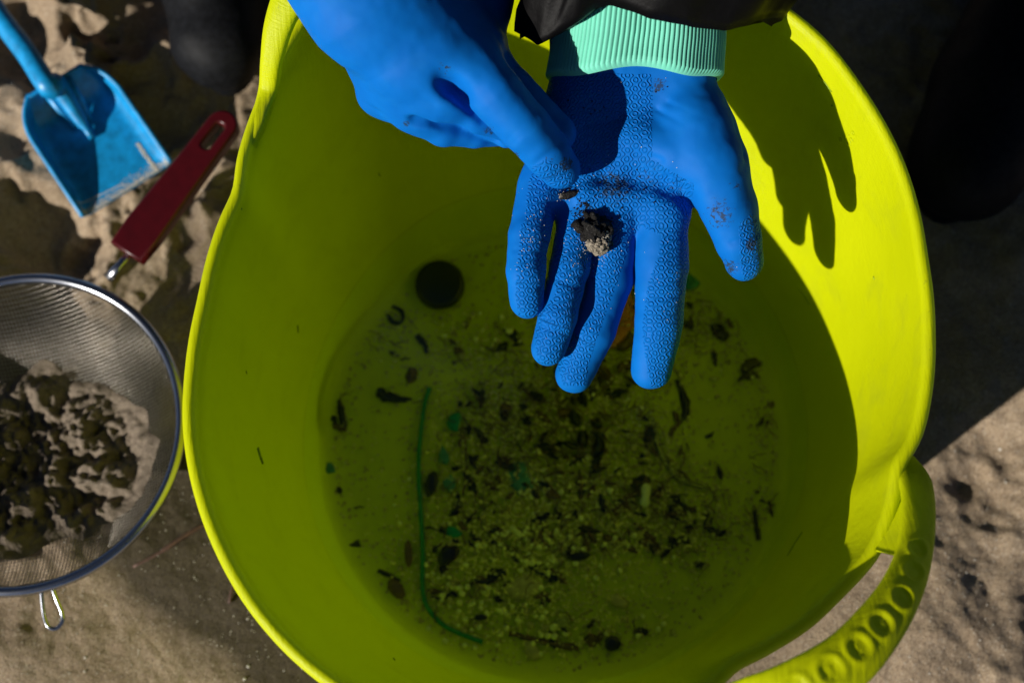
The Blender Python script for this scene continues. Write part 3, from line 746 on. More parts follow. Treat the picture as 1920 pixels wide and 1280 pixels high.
grains(wh, 'sand_grains', M_GRAIN, 'loose pale sand grains sprinkled over the open glove and the clump', 'sand grains', (O1, O1f))
dk = []
for (x, y, s_, n_) in [(1095, 385, 6, 26), (1088, 402, 8, 26), (1072, 362, 9, 40), (1100, 415, 12, 24), (1130, 350, 30, 14), (1150, 380, 30, 14), (1200, 345, 40, 10), (1235, 165, 8, 5), (1120, 205, 18, 6)]:
    for _ in range(n_):
        p, n2 = surf_at(random.gauss(x, s_), random.gauss(y, s_*.7), pxA, pyA, VA, NAr); dk.append((p+n2*.0003, random.uniform(.0003, .0009)))
grains(dk, 'dark_crumbs', M_SPEC, 'trail of wet black crumbs between the fingertip and the clump', 'crumbs', (O1, O1f))
p, n2 = surf_at(1062, 366, pxA, pyA, VA, NAr)
v, f = join(blob(p+n2*.001, .0065, .0022, .002, 1.2, 3, 12, (I2, I2f), rot=.25))
tag(obj('wet_crumb', mesh(v, f), M_SPEC), 'narrow black crumb with sand on it directly under the pointing fingertip', 'crumb')
v, f = blob(p+n2*.0012-rt*.0045-up*.001, .003, .0018, .0018, 1., 3, 14, (I2, I2f), rot=.2)
tag(obj('sand_pinch', mesh(v, f), M_SPEC2), 'tiny pinch of pale sand left of the pointing fingertip', 'sand')

# ------------------------------------------------------------------ debris in the tub
zf = ZF+.0012
def strip(pts, wid, th=.0005, m_=4, wob=.0006, curl=0.):
    c = smoothline(pts, m_) if len(pts) > 2 else [np.array(pts[0])+(np.array(pts[1])-np.array(pts[0]))*k/6 for k in range(7)]
    n = len(c); W = np.interp(np.linspace(0, 1, n), np.linspace(0, 1, len(wid)), wid); V = []
    for i_ in range(n):
        t_ = c[min(i_+1, n-1)]-c[max(i_-1, 0)]; t_ = t_/(np.linalg.norm(t_)+1e-9); sd = np.cross(t_, (0, 0, 1)); sd /= np.linalg.norm(sd)
        w1 = W[i_]*(1+random.uniform(-.3, .3)); w2 = W[i_]*(1+random.uniform(-.3, .3)); z_ = np.array([0, 0, abs(random.gauss(0, wob))])
        V += [c[i_]+sd*w1+z_*.4, c[i_]+z_+np.array([0, 0, th+curl*W[i_]]), c[i_]-sd*w2+z_*.4, c[i_]-np.array([0, 0, 0])]
    f_ = grid_faces(n, 4, cv=True)+[(3, 2, 1, 0), tuple((n-1)*4+k for k in range(4))]
    return V, f_
def F_(px, py, dz=0): return at(px, py, zf+dz)
def origin_obj(name, v, f, mat, smooth=True):
    v = np.array(v); c = v.mean(0); c[2] = v[:, 2].min(); o = obj(name, mesh(v-c, f, smooth=smooth), mat); o.location = tuple(c); return o
PX = 1/2340.
def piece(name, pts, wid, mat, label, cat, th=.0005, dz=0.):
    v, f = strip([F_(x, y, dz) for x, y in pts], [w_*PX for w_ in wid], th); return tag(origin_obj(name, v, f, mat), label, cat)
def plate(name, pts, mat, label, cat, th=.0012, dz=.001, tilt=.0):
    P_ = [F_(x, y, dz+tilt*k) for k, (x, y) in enumerate(pts)]; n = len(P_); c = sum(P_)/n
    V = [c+(p-c)*s_+np.array([0, 0, z_]) for s_, z_ in ((.97, 0), (1, th*.4), (.93, th), (.5, th*1.25)) for p in P_]
    f_ = [tuple(range(n-1, -1, -1))]+[(r_*n+k, r_*n+(k+1) % n, (r_+1)*n+(k+1) % n, (r_+1)*n+k) for r_ in range(3) for k in range(n)]+[tuple(range(3*n, 4*n))]
    return tag(origin_obj(name, V, f_, mat), label, cat)
# round black cap
c = F_(825, 537); V = []; prof_c = [(.0, .012), (.80, .012), (.93, .0112), (.99, .0095), (1, .001), (.98, 0)]; R_ = 47*PX
for k in range(64):
    th = 2*pi*k/64; rdg = 1+.018*(k % 2)
    for ri, (r_, z_) in enumerate(prof_c): V.append(c+np.array([cos(th), sin(th), 0])*R_*r_*(rdg if ri in (3, 4) else 1)+np.array([0, 0, z_*.8]))
tag(origin_obj('bottle_cap', V, grid_faces(64, 6, cu=True), M_BLACKPL), 'round black plastic cap under the water at the upper left of the tub floor', 'cap')
piece('plastic_strip', [(865, 452), (905, 444), (955, 432)], [8, 13, 13, 9], M_BLACKPL, 'thick dark strip lying against the far edge of the tub floor', 'strip', .004)
v, f = tube(smoothline([F_(x, y, .003) for x, y in [(805, 727), (796, 760), (788, 820), (785, 880), (789, 960), (793, 1040), (792, 1095), (800, 1135), (830, 1170), (870, 1190), (905, 1203)]], 8), 4.6*PX, 8)
tag(origin_obj('green_string', v, f, M_CORD), 'long bent bright green plastic string lying down the left side of the tub floor', 'string')
def irregular(cx, cy, rx, ry, n=8, j=.25, rot=0.):
    o_ = []
    for k in range(n):
        th = 2*pi*k/n; r_ = 1+random.uniform(-j, j); x = rx*r_*cos(th); y = ry*r_*sin(th); o_.append((cx+x*cos(rot)-y*sin(rot), cy+x*sin(rot)+y*cos(rot)))
    return o_
for (x, y, rx, ry, rot, mt, nm, lb_, ct) in [
    (852, 790, 14, 22, .3, M_GREENPL, 'plastic_fragment', 'green plastic shard just right of the middle of the green cord', 'fragment'),
    (833, 855, 12, 18, -.3, M_TEAL, 'plastic_fragment', 'pale teal crumpled film scrap right of the green cord', 'fragment'),
    (843, 907, 15, 15, 0, M_TEAL, 'plastic_fragment', 'round dark teal flake beneath the pale teal scrap', 'fragment'),
    (974, 895, 24, 34, -.3, M_TEAL, 'plastic_fragment', 'large dull teal flake in the middle of the debris', 'fragment'),
    (850, 998, 15, 11, .1, M_GREENPL, 'plastic_fragment', 'small bright green chip low beside the green cord', 'fragment'),
    (1302, 512, 22, 36, .5, M_GREENPL, 'plastic_leaf', 'large smooth green leaf-like piece below the thumb tip', 'leaf piece'),
    (620, 878, 11, 10, 0, M_TEAL, 'plastic_fragment', 'small dark teal chip at the left edge of the tub floor', 'fragment'),
    (1165, 598, 26, 58, .25, M_ORANGE, 'plastic_fragment', 'orange plastic fragment seen between middle and index finger', 'fragment'),
    (980, 1100, 33, 22, 0, M_PALE, 'shell_piece', 'large pale yellowish shell plate near the bottom of the tub floor', 'shell'),
    (998, 1222, 12, 20, -.6, M_PALE, 'shell_piece', 'pointed pale shell sliver at the bottom edge of the tub floor', 'shell'),
    (1160, 1127, 17, 12, .5, M_PALE, 'shell_piece', 'small pale triangular shell chip right of the pale plate', 'shell'),
    (1055, 1165, 15, 13, 0, M_GRASS, 'plastic_disc', 'olive round disc among the pellets near the bottom', 'disc'),
    (1148, 1206, 16, 15, 0, M_BLACKPL, 'pebble', 'smooth round black pebble alone at the bottom edge of the debris', 'pebble'),
    (1408, 584, 26, 18, .2, M_WEED, 'seaweed_lump', 'biggest black seaweed lump at the upper right of the tub floor', 'seaweed'),
    (1085, 1043, 23, 9, -.15, M_WEED, 'seaweed_pod', 'smooth black oval pod low in the middle of the tub', 'seaweed'),
    (766, 1038, 8, 26, -.05, M_WEED2, 'seaweed_pod', 'upright dark brown pod left of the lower green cord', 'seaweed'),
    (742, 1105, 14, 26, -.5, M_WEED2, 'bark_flake', 'brown bark flake against the lower left wall of the tub', 'bark'),
    (900, 1158, 14, 6, .0, M_BLACKPL, 'plastic_fragment', 'tiny black rectangular chip above the end of the green cord', 'fragment'),
    (840, 1040, 15, 26, .7, M_WEED, 'seaweed_lump', 'ragged black lump touching the right side of the lower cord', 'seaweed'),
    (810, 905, 12, 26, .4, M_WEED, 'seaweed_lump', 'tall black lump between the cord and the round teal flake', 'seaweed')]:
    rr_ = nm in ('pebble', 'plastic_disc')
    plate(nm, irregular(x, y, rx, ry, 16 if rr_ or nm.endswith('pod') else 9, .03 if rr_ or nm.endswith('pod') or nm == 'plastic_leaf' else .28, rot), mt, lb_, ct, .003 if mt in (M_WEED, M_BLACKPL, M_WEED2) else .0014, .001+random.uniform(0, .001))
v, f = tube([F_(1212, 906, .005), F_(1212, 912, .005), F_(1211, 930, .0045), F_(1209, 944, .005), F_(1209, 951, .005)], [.0015, .0042, .0034, .0042, .0015], 14)
tag(origin_obj('plastic_capsule', v, f, M_WHITE), 'off-white peanut shaped capsule lying right of the middle of the debris', 'capsule')
for pts, wd, mt, nm, lb_ in [
    ([(712, 728), (716, 740), (745, 748), (773, 748)], [6, 10, 9, 2], M_WEED, 'seaweed_scrap', 'black tapering seaweed flake pointing right at the left of the cord'),
    ([(1268, 712), (1284, 745), (1286, 775), (1280, 785)], [3, 8, 9, 4], M_WEED, 'seaweed_frond', 'curved black seaweed frond below the index fingertip'),
    ([(1277, 788), (1262, 805), (1256, 818)], [4, 5, 3], M_WEED2, 'seaweed_frond', 'short brown seaweed frond under the curved black one'),
    ([(1414, 952), (1418, 985), (1423, 1012)], [3, 5, 6], M_WEED, 'stick', 'thin black stick at the right edge with a knobbed lower end'),
    ([(1442, 938), (1447, 960), (1452, 984)], [4, 4, 4], M_WEED, 'stick', 'short straight black stick nearest the right wall'),
    ([(1150, 962), (1175, 935), (1200, 918)], [7, 9, 6], M_WEED2, 'bark_flake', 'brown bark strip just left of the off-white capsule'),
    ([(1248, 968), (1280, 958), (1305, 955)], [6, 9, 5], M_WEED2, 'bark_flake', 'brown bark strip to the right below the capsule'),
    ([(1188, 980), (1208, 998), (1228, 1014)], [3, 7, 5], M_WEED2, 'bark_flake', 'slanting brown flake below the capsule'),
    ([(955, 1186), (1010, 1200), (1086, 1216)], [5, 5, 6], M_WEED2, 'twig', 'straight brown twig lying near the bottom edge of the debris'),
    ([(905, 1110), (912, 1092), (930, 1078), (948, 1070)], [4, 8, 12, 9], M_WEED, 'seaweed_scrap', 'black comma shaped seaweed scrap above the pale shell plate'),
    ([(675, 1018), (668, 1020), (655, 1022)], [7, 6, 2], M_WEED, 'seaweed_scrap', 'small black dart shaped scrap at the lower left edge'),
    ([(708, 1070), (730, 1078), (750, 1090)], [4, 4, 3], M_WEED, 'seaweed_scrap', 'thin black scrap above the brown bark flake at lower left'),
    ([(808, 1118), (830, 1122), (845, 1112), (858, 1116)], [2, 3, 4, 4], M_WEED, 'seaweed_scrap', 'wriggly black thread right of the cord bend'),
    ([(1016, 1135), (1022, 1118)], [6, 6], M_WEED, 'seaweed_scrap', 'short thick black scrap right of the pale shell plate'),
    ([(910, 1012), (940, 1022), (962, 1034), (968, 1056)], [4, 4, 5, 7], M_WEED, 'seaweed_scrap', 'long bent black stem above the comma shaped scrap'),
    ([(990, 1050), (1005, 1070), (1040, 1084)], [8, 4, 4], M_WEED, 'seaweed_scrap', 'black stem with thick end trailing right above the pale plate'),
    ([(725, 590), (738, 605), (755, 600), (752, 582), (735, 575)], [4, 5, 4, 4, 3], M_WEED, 'seaweed_curl', 'curled black seaweed below left of the black cap'),
    ([(782, 628), (795, 645), (802, 662)], [5, 6, 5], M_WEED, 'seaweed_scrap', 'slanting black scrap straight below the black cap'),
    ([(636, 750), (640, 775), (646, 805)], [3, 9, 5], M_WEED, 'seaweed_scrap', 'black spiky scrap by the left wall of the tub'),
    ([(905, 900), (908, 960), (925, 1046)], [2, 2.5, 1.6], M_GRASS, 'dry_straw', 'thin straight dry grass stem lying left of centre'),
    ([(1220, 780), (1240, 850), (1275, 895), (1330, 918)], [5, 7, 8, 3], M_GRASS, 'dry_grass', 'broad yellow green grass blade curving right above the capsule'),
    ([(870, 800), (874, 870), (868, 930)], [2, 2, 1.5], M_TWIG, 'dry_straw', 'thin brown stalk just right of the teal scraps'),
    ([(1320, 985), (1345, 1000), (1360, 995)], [4, 8, 4], M_WEED, 'seaweed_scrap', 'black scrap left of the knobbed stick at lower right'),
    ([(1240, 1045), (1262, 1022), (1290, 1008)], [4, 5, 9], M_WEED, 'seaweed_scrap', 'forked black scrap at the lower right of the debris')]:
    piece(nm, pts, wd, mt, lb_, {'dry_grass': 'grass', 'dry_straw': 'straw', 'stick': 'stick', 'twig': 'twig', 'bark_flake': 'bark'}.get(nm, 'seaweed'), .0012, .001)

blobs_ = [(1000, 760, 120, 75, 1.0), (960, 860, 110, 90, .9), (1090, 800, 100, 90, .9), (1130, 690, 120, 80, .6), (880, 640, 90, 40, .35), (1290, 600, 90, 70, .55), (1400, 640, 50, 60, .4), (1180, 960, 120, 80, .7), (1300, 980, 90, 60, .55), (1040, 1000, 130, 60, .5), (640, 800, 30, 90, .3), (860, 1020, 70, 80, .35), (900, 1130, 120, 50, .22), (1100, 1180, 110, 30, .2), (1440, 800, 30, 120, .35), (720, 620, 50, 40, .2), (1250, 860, 80, 60, .45), (1100, 560, 90, 60, .5)]
clear_ = [(1350, 790, 65, 75), (1160, 1075, 75, 38), (700, 800, 48, 60), (705, 920, 55, 80), (850, 700, 20, 20), (1180, 1090, 60, 30)]
def dens(x, y):
    d_ = sum(k*math.exp(-((x-a_)/sx)**2-((y-b_)/sy)**2) for a_, b_, sx, sy, k in blobs_)
    for a_, b_, sx, sy in clear_: d_ *= 1-.93*math.exp(-((x-a_)/sx)**4-((y-b_)/sy)**4)
    return min(1, d_)
def in_floor(x, y, m_=.008):
    p = F_(x, y); return hypot(p[0]-FC[0], p[1]-FC[1]) < FR-m_
def sample(k=1., lim=.02):
    while True:
        x = random.uniform(590, 1500); y = random.uniform(440, 1240)
        if in_floor(x, y) and random.random() < dens(x, y)**k+lim: return x, y
# seaweed scraps: 12 shapes, placed one by one
LM = [(825, 537, 'beside the round black cap'), (905, 445, 'near the dark strip at the far edge'), (700, 600, 'below left of the black cap'), (640, 780, 'at the left edge of the tub floor'), (710, 900, 'in the clear patch left of the green cord'), (788, 800, 'beside the top of the green cord'), (790, 950, 'beside the middle of the green cord'), (800, 1110, 'beside the bend of the green cord'), (880, 1190, 'near the lower end of the green cord'), (850, 820, 'next to the teal scraps'), (975, 895, 'around the large teal flake'), (1000, 740, 'in the tangle left of the middle fingertip'), (1070, 800, 'in the tangle under the middle fingertip'), (1165, 690, 'between the middle and index fingertips'), (1270, 760, 'by the curved black frond'), (1300, 560, 'below the thumb beside the green leaf piece'), (1408, 584, 'near the biggest black lump'), (1450, 760, 'along the right edge of the tub floor'), (1211, 930, 'beside the off-white capsule'), (1130, 870, 'in the tangle left of the dry grass blade'), (1320, 880, 'at the end of the dry grass blade'), (1430, 970, 'by the two thin sticks'), (1290, 1020, 'by the forked scrap at lower right'), (1085, 1043, 'by the smooth oval pod'), (980, 1100, 'around the pale shell plate'), (1020, 1205, 'by the straight brown twig'), (1148, 1206, 'near the round black pebble'), (960, 990, 'above the bent black stem'), (890, 620, 'right below the black cap'), (1080, 560, 'behind the ring finger')]
def near(x, y): return min(LM, key=lambda q_: (q_[0]-x)**2+(q_[1]-y)**2)[2]
protos = []; shp_ = []
for k in range(14):
    n_ = random.choice((2, 3, 3, 4)); L_ = random.uniform(.006, .016); pts = [np.array([0., 0, 0])]; hd = 0
    for q_ in range(n_): hd += random.uniform(-.7, .7); pts.append(pts[-1]+np.array([cos(hd), sin(hd), 0])*L_/n_)
    shp_.append(('short' if L_ < .010 else 'long')+(' bent' if n_ > 2 else ' straight')); w0 = random.choice((.0008, .0014, .0022, .0032)); v, f = strip(pts, [w0*.3]+[w0*random.uniform(.6, 1.3) for _ in range(n_-1)]+[w0*.3], .0008, 3, .0008)
    v = np.array(v)-np.mean(v, 0); v[:, 2] -= v[:, 2].min(); protos.append((v, f))
wm_ = {}
for mi, mt in enumerate((M_WEED, M_WEED2)):
    for k, (v, f) in enumerate(protos): mm_ = mesh(v, f, 'scrap'); mm_.materials.append(mt); wm_[(mi, k)] = mm_
for k in range(290):
    x, y = sample(.9, .012); mi = 0 if random.random() < .72 else 1; o = obj('seaweed_scrap', wm_[(mi, k % 14)]); k14 = k % 14
    o.location = tuple(F_(x, y, .0008+.004*random.random()*dens(x, y))); o.rotation_euler = (random.gauss(0, .15), random.gauss(0, .15), random.uniform(0, 2*pi)); s_ = random.uniform(.6, 1.5); o.scale = (s_, s_, s_)
    tag(o, ('black ', 'brown ')[mi]+shp_[k14]+' seaweed scrap '+near(x, y), 'seaweed', 'loose seaweed scraps on the tub floor')
# pellets
pm = []
for k in range(4):
    mm_ = mesh(I2*np.array([.0026, .0024+.0002*k, .0016]), I2f, 'pellet'); mm_.materials.append(M_PELLET if k < 3 else M_PALE); pm.append(mm_)
zones = [(860, 1090, 60, 70, 46), (900, 1180, 60, 25, 22), (960, 1010, 50, 35, 30), (1050, 1040, 60, 60, 40), (1020, 1170, 50, 40, 24), (1190, 1180, 70, 20, 10), (900, 620, 60, 30, 14), (1180, 1030, 60, 30, 12), (1000, 930, 150, 50, 22), (1390, 470, 60, 50, 10), (1050, 820, 150, 90, 16)]
for (a_, b_, sx, sy, n_) in zones:
    for _ in range(n_):
        for _t in range(20):
            x, y = random.gauss(a_, sx*.7), random.gauss(b_, sy*.7)
            if in_floor(x, y): break
        ki = random.randrange(4); o = obj('pellet', pm[ki]); o.location = tuple(F_(x, y, .0018+random.random()*.001)); s_ = random.uniform(.55, 1.1); o.scale = (s_, s_, s_); o.rotation_euler = (random.uniform(-.4, .4), random.uniform(-.4, .4), random.uniform(0, 6))
        tag(o, ('tiny ' if s_ < .75 else 'larger ' if s_ > .95 else 'small ')+('clear' if ki < 3 else 'dull')+' plastic pellet '+near(x, y), 'pellet', 'plastic pellets on the tub floor')
# silt and fibres
parts = []; v0 = 0; VV = []; FF = []
for _ in range(8500):
    x, y = sample(.75, .05) if random.random() < .8 else (random.uniform(590, 1500), random.uniform(440, 1240))
    if random.random() < .08:
        th = random.uniform(0, 2*pi); r_ = FR-.008+random.gauss(0, .003); x = None; p = np.array([FC[0]+r_*cos(th), FC[1]+r_*sin(th), zf])
        if cos(th-radians(-50)) < .3 and random.random() < .6: continue
    else:
        if not in_floor(x, y, .006): continue
        p = F_(x, y)
    s_ = abs(random.gauss(.0006, .0004))+.0002; b_ = len(VV)
    sc = np.array([s_*random.uniform(.6, 1.8), s_, s_*.7]); an = random.uniform(0, 6)
    Q = O1*sc; Q = np.stack([Q[:, 0]*cos(an)-Q[:, 1]*sin(an), Q[:, 0]*sin(an)+Q[:, 1]*cos(an), Q[:, 2]], -1)
    VV += list(Q+p+np.array([0, 0, s_*.5])); FF += [(a1+b_, b1+b_, c1+b_) for a1, b1, c1 in O1f]
tag(obj('silt', mesh(VV, FF, smooth=False), M_SILT), 'brown grit and silt spread over the floor of the lime tub', 'grit', kind='stuff')
it_ = []
for _ in range(8000):
    x, y = sample(.8, .02) if random.random() < .6 else (random.gauss(1000, 130), random.gauss(1030, 100))
    if in_floor(x, y): it_.append((F_(x, y, .0008+.002*random.random()), min(.0021, abs(random.gauss(.0009, .0004))+.0003)))
grains(it_, 'yellow_granules', M_GRANULE, 'pale yellowish granules mixed through the litter on the tub floor', 'granules', (O1, O1f))
parts = []
for _ in range(600):
    x, y = sample(1.3, .0); hd = random.uniform(0, 2*pi); pts = [F_(x, y, .002+.004*random.random())]
    for q_ in range(4): hd += random.uniform(-1, 1); pts.append(pts[-1]+np.array([cos(hd), sin(hd), random.uniform(-.1, .1)])*random.uniform(.002, .005))
    parts.append(tube(pts, random.uniform(.0002, .0005), 4, False))
tag(obj('seaweed_fibres', mesh(*join(*parts)), M_WEED2), 'tangle of fine brown weed fibres over the middle of the tub floor', 'fibres', kind='stuff')

# ------------------------------------------------------------------ strainer
ZS = .085
sc_ = at(38, 806, ZS); RS = float(np.linalg.norm(at(338, 760, ZS)-sc_)); st = empty('strainer', sc_*np.array([1, 1, 0]), 'round wire mesh strainer with red handle standing left of the lime tub', 'strainer')
def ringpt(a_, r=RS, z=0): return sc_+np.array([cos(a_)*r, sin(a_)*r, z])
V = []; nn = 160
for k in range(nn):
    a_ = 2*pi*k/nn
    for q_ in range(12):
        b_ = 2*pi*q_/12; V.append(ringpt(a_, RS+.0042*cos(b_), .0048*sin(b_)))
obj('ring', mesh(V, grid_faces(nn, 12, cu=True, cv=True)), M_STEEL, st)
# bowl wires: real woven wires
DEP = .066; Rsph = (RS**2+DEP**2)/(2*DEP)
def bowl_z(x, y):
    r2 = x*x+y*y; return -DEP+Rsph-np.sqrt(np.maximum(Rsph**2-r2, 0))
VV = []; QQ = []; b0 = 0; stp = .0027; wr_ = .00034; rotw = radians(12)
nl = int(RS/stp)
for fam in (0, 1):
    for k in range(-nl, nl+1):
        o_ = k*stp; half = math.sqrt(max(0, (RS-.001)**2-o_*o_))
        if half < .006: continue
        n_ = max(4, int(half*2/.006)); tt = np.linspace(-half, half, n_)
        x = np.full(n_, o_) if fam else tt; y = tt if fam else np.full(n_, o_)
        z = bowl_z(x, y)+(.00012 if fam else -.00012)
        X_ = x*cos(rotw)-y*sin(rotw); Y_ = x*sin(rotw)+y*cos(rotw)
        sd = np.array([-sin(rotw), cos(rotw)]) if not fam else np.array([cos(rotw), sin(rotw)])
        for (ds, dz) in ((-1, -.6), (1, -.6), (0, 1)):
            VV.append(np.stack([sc_[0]+X_+sd[0]*ds*wr_, sc_[1]+Y_+sd[1]*ds*wr_, sc_[2]+z+dz*wr_], -1))
        for i_ in range(n_-1):
            for s_ in range(3):
                t2 = (s_+1) % 3; QQ.append((b0+s_*n_+i_, b0+s_*n_+i_+1, b0+t2*n_+i_+1, b0+t2*n_+i_))
        b0 += 3*n_
mo = obj('wire_mesh', np_mesh(np.concatenate(VV), np.array(QQ), 'wires'), M_WIRE, st); mo['kind'] = 'stuff'
# handle slab with hanging slot (outline in its own plane, then raised)
h0 = at(243, 470, ZS+.002); h1 = at(424, 232, ZS+.006); ax_ = h1-h0; Lh = np.linalg.norm(ax_[:2]); hd = atan2(ax_[1], ax_[0])
cu = bpy.data.curves.new('h', 'CURVE'); cu.dimensions = '2D'; cu.fill_mode = 'BOTH'; cu.extrude = .0045; cu.bevel_depth = .0022; cu.bevel_resolution = 3
def spl(pts):
    s_ = cu.splines.new('POLY'); s_.points.add(len(pts)-1); s_.use_cyclic_u = True
    for p_, (x, y) in zip(s_.points, pts): p_.co = (x, y, 0, 1)
out = [(-.001, -.0125), (.02, -.0138), (Lh*.6, -.0115)]+[(Lh-.004+.0105*sin(t_), -.0105*cos(t_)) for t_ in np.linspace(.1, pi-.1, 14)]+[(Lh*.6, .0115), (.02, .0138), (-.001, .0125)]
spl(out); xs = Lh-.006
spl([(xs+.005*sin(t_), -.0062*cos(t_)) for t_ in np.linspace(0, pi, 8)]+[(xs-.019+.005*-sin(t_), .0062*cos(t_)) for t_ in np.linspace(0, pi, 8)])
tmp = bpy.data.objects.new('tmp', cu); COL.objects.link(tmp); bpy.context.view_layer.update()
hm = bpy.data.meshes.new_from_object(tmp.evaluated_get(bpy.context.evaluated_depsgraph_get())); bpy.data.objects.remove(tmp); hm.materials.clear()
hh = obj('handle', hm, M_RED, st, Matrix.Translation(Vector(h0))@Matrix.Rotation(hd, 4, 'Z')@Matrix.Rotation(-atan2(h1[2]-h0[2], Lh), 4, 'Y')); hh['label'] = 'dark red plastic handle with a slot at its end'
V, f = join(tube([at(202, 522, ZS-.003), at(222, 498, ZS), at(250, 468, ZS+.002)], [.005, .0032, .003], 10, flat=.5))
obj('tang', mesh(V, f), M_STEEL, st)
hk = [at(x, y, z_) for x, y, z_ in [(80, 1090, ZS), (78, 1112, ZS-.003), (82, 1150, ZS-.008), (90, 1173, ZS-.010), (104, 1178, ZS-.011), (116, 1166, ZS-.010), (116, 1148, ZS-.008), (104, 1118, ZS-.003), (94, 1088, ZS)]]
V, f = tube(smoothline(hk, 6), .0017, 8); obj('hook', mesh(V, f), M_STEEL, st)
# heap of wet sand and weed in it
M_HEAP = m_clump('wet_sand_weed', (.12, .095, .066), (.21, .165, .12), 75, (.34, .62))
hn = 110; V = []
hc = at(70, 862, .03)
for i_ in range(hn):
    for j_ in range(hn):
        u_ = -1+2*i_/(hn-1); v_ = -1+2*j_/(hn-1); V.append((u_, v_))
V = np.array(V); ux, uy = V[:, 0], V[:, 1]
th_ = np.arctan2(uy, ux); rr_ = np.maximum(abs(ux), abs(uy)); bnd = 1+.35*fbm(np.cos(th_)*2+4, np.sin(th_)*2+4, o=3, seed=44)
x = np.cos(th_)*rr_*.096*bnd; y = np.sin(th_)*rr_*.074*bnd
bz = bowl_z(x+hc[0]-sc_[0], y+hc[1]-sc_[1])+ZS
lump = fbm(x*60+3, y*60+3, o=4, seed=50)
z = bz+.0008+np.clip(1-rr_**3, 0, 1)*(.015+.024*lump+.011*fbm(x*180, y*180, o=3, seed=55))
z = np.maximum(z, bz+.0006)
tag(obj('wet_sand_heap', np_mesh(np.stack([hc[0]+x, hc[1]+y, z], -1), np.array(grid_faces(hn, hn)), 'heap'), M_HEAP), 'lumpy heap of wet sand and dark weed lying in the wire strainer', 'sand heap')

# ------------------------------------------------------------------ toy shovel
def basis(p0, p1):
    d_ = p1-p0; d_[2] = 0; Ln = np.linalg.norm(d_); d_ /= Ln; return d_, np.array([-d_[1], d_[0], 0]), Ln
p0 = at(114, 172, .018); p1 = at(234, 348, .018); dv, sv, Lb = basis(p0, p1)
sh_ = empty('toy_shovel', (p0[0], p0[1], 0), 'bright blue plastic toy shovel lying on the sand at top left with sandy tip', 'shovel')
def blade_pt(s_, t_, off=0):
    """s_ along (0 back .. 1 tip), t_ across section -1..1"""
    hgt = .023*(1-s_)**.7+.002
    wq = .5*(.080+.002*s_)*math.sqrt(1-.66*max(0, 1-s_/.34)**2.2)
    a_ = abs(t_); sg = 1 if t_ > 0 else -1
    if a_ < .62: y = a_/.62*(wq-.010); z = 0
    elif a_ < .80: q_ = (a_-.62)/.18*pi/2; y = wq-.010+.009*sin(q_); z = .009*(1-cos(q_)) if hgt > .009 else hgt*(1-cos(q_))
    else: q_ = (a_-.80)/.20; y = wq-.001+.003*q_; z = min(.009, hgt)+(max(hgt, .009)-.009)*q_
    back = max(0, 1-s_/.20)
    z = max(z, hgt*back**2.0) if back > 0 else z
    z = max(z, 0)+.003*(1-s_)-off
    x = s_*Lb
    return p0+dv*x+sv*sg*y+np.array([0, 0, z-.010])
ns, nt_ = 40, 45; V = []
for off in (0, .0022):
    for i_ in range(ns):
        for j_ in range(nt_): V.append(blade_pt((i_/(ns-1))**1.3, -1+2*j_/(nt_-1), off))
b_ = ns*nt_; f = grid_faces(ns, nt_)+grid_faces(ns, nt_, base=b_, flip=True)
ed = [i_*nt_ for i_ in range(ns)]+[(ns-1)*nt_+j_ for j_ in range(1, nt_)]+[i_*nt_+nt_-1 for i_ in range(ns-2, -1, -1)]+[j_ for j_ in range(nt_-2, 0, -1)]
for k in range(len(ed)): a1, b1 = ed[k], ed[(k+1) % len(ed)]; f.append((a1, b1, b1+b_, a1+b_))
obj('blade', mesh(V, f), M_SHOVEL, sh_)
rimv = smoothline([blade_pt(s_, -1)+np.array([0, 0, .0003]) for s_ in np.linspace(1, 0, 14)]+[blade_pt(0, t_) for t_ in np.linspace(-.85, .85, 9)]+[blade_pt(s_, 1)+np.array([0, 0, .0003]) for s_ in np.linspace(0, 1, 14)], 3)
V, f = tube(rimv, .0022, 8); obj('rim', mesh(V, f), M_SHOVEL, sh_)
a0 = p0+dv*.006+np.array([0, 0, .012])
hp = [p0+dv*.050+np.array([0, 0, -.006]), p0+dv*.028+np.array([0, 0, .004]), p0+dv*.004+np.array([0, 0, .020]), at(92, 165, .046), at(50, 100, .047), at(0, 33, .048), at(-70, -75, .050), at(-130, -170, .05)]
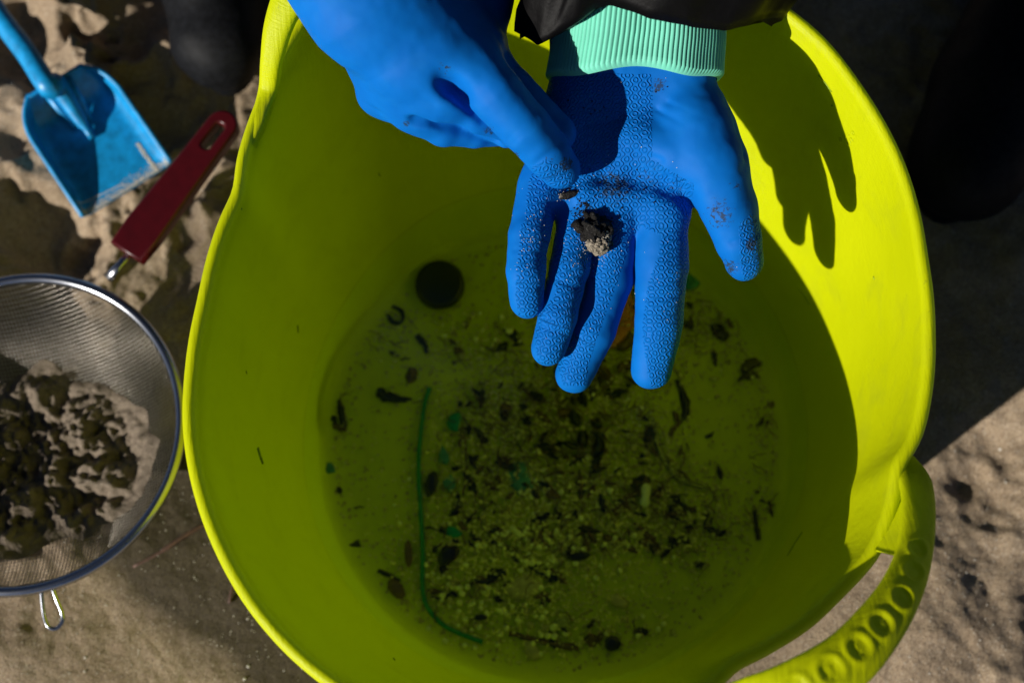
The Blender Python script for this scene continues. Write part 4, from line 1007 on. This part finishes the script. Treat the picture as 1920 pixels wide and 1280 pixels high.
V, f = tube(smoothline(hp, 5), [.003]*3+list(np.linspace(.005, .0100, 9))+[.0100]*24, 12, flat=.9); obj('handle', mesh(V, f), M_SHOVEL, sh_)
for sg in (-1, 1):
    V, f = tube([p0+dv*.002+sv*sg*.010+np.array([0, 0, .017]), p0+dv*.018+sv*sg*.009+np.array([0, 0, .002]), p0+dv*.034+sv*sg*.007+np.array([0, 0, -.007])], [.004, .004, .0015], 8); obj('rib', mesh(V, f), M_SHOVEL, sh_)
it_ = []
for _ in range(1600):
    q_ = random.random()
    if q_ < .6: c = blade_pt(1-abs(random.gauss(0, .035)), random.uniform(-.98, .98))
    elif q_ < .8: c = blade_pt(1-random.random()*.30, .55+random.random()*.06 + .3*0)
    else:
        u_ = random.uniform(-.9, .0); c = blade_pt(.93+.05*u_, u_)
    it_.append((c+np.array([0, 0, .0003]), random.uniform(.0003, .0007)))
grains(it_, 'sand_crust', M_GRAIN, 'pale moist sand crusted along the tip of the blue toy shovel', 'sand', (O1, O1f))

# ------------------------------------------------------------------ small things on the beach
def gz(px, py, d_=0): p = at(px, py, 0); return at(px, py, ground_z(p[0], p[1])+d_)
v, f = tube(smoothline([gz(250, 1062, .002), gz(300, 1035, .003), gz(345, 1005, .004), gz(392, 978, .003)], 5), [.0011]*6+[.0018]*10, 8)
tag(origin_obj('twig', v, f, M_TWIG), 'thin reddish brown twig on the shade-coloured sand between strainer and tub', 'twig')
v, f = tube(smoothline([gz(440, 1092, .002), gz(434, 1110, .003), gz(430, 1130, .002)], 5), .0013, 8)
tag(origin_obj('twig', v, f, M_TWIG), 'tiny dark twig end on the shade-coloured sand beside the tub wall', 'twig')
it_ = []
for _ in range(5200):
    x = random.uniform(-60, 1980); y = random.uniform(-60, 1340)
    p = at(x, y, 0)
    if hypot(p[0], p[1]) < .215: continue
    s_ = random.uniform(.0003, .0007) if random.random() < .985 else random.uniform(.0008, .0016)
    it_.append((np.array([p[0], p[1], ground_z(p[0], p[1])+s_*.3]), s_))
grains(it_, 'coarse_grains', M_GRAIN, 'coarse pale shell grit sprinkled over the surface of the beach sand', 'grit', (O1, O1f))
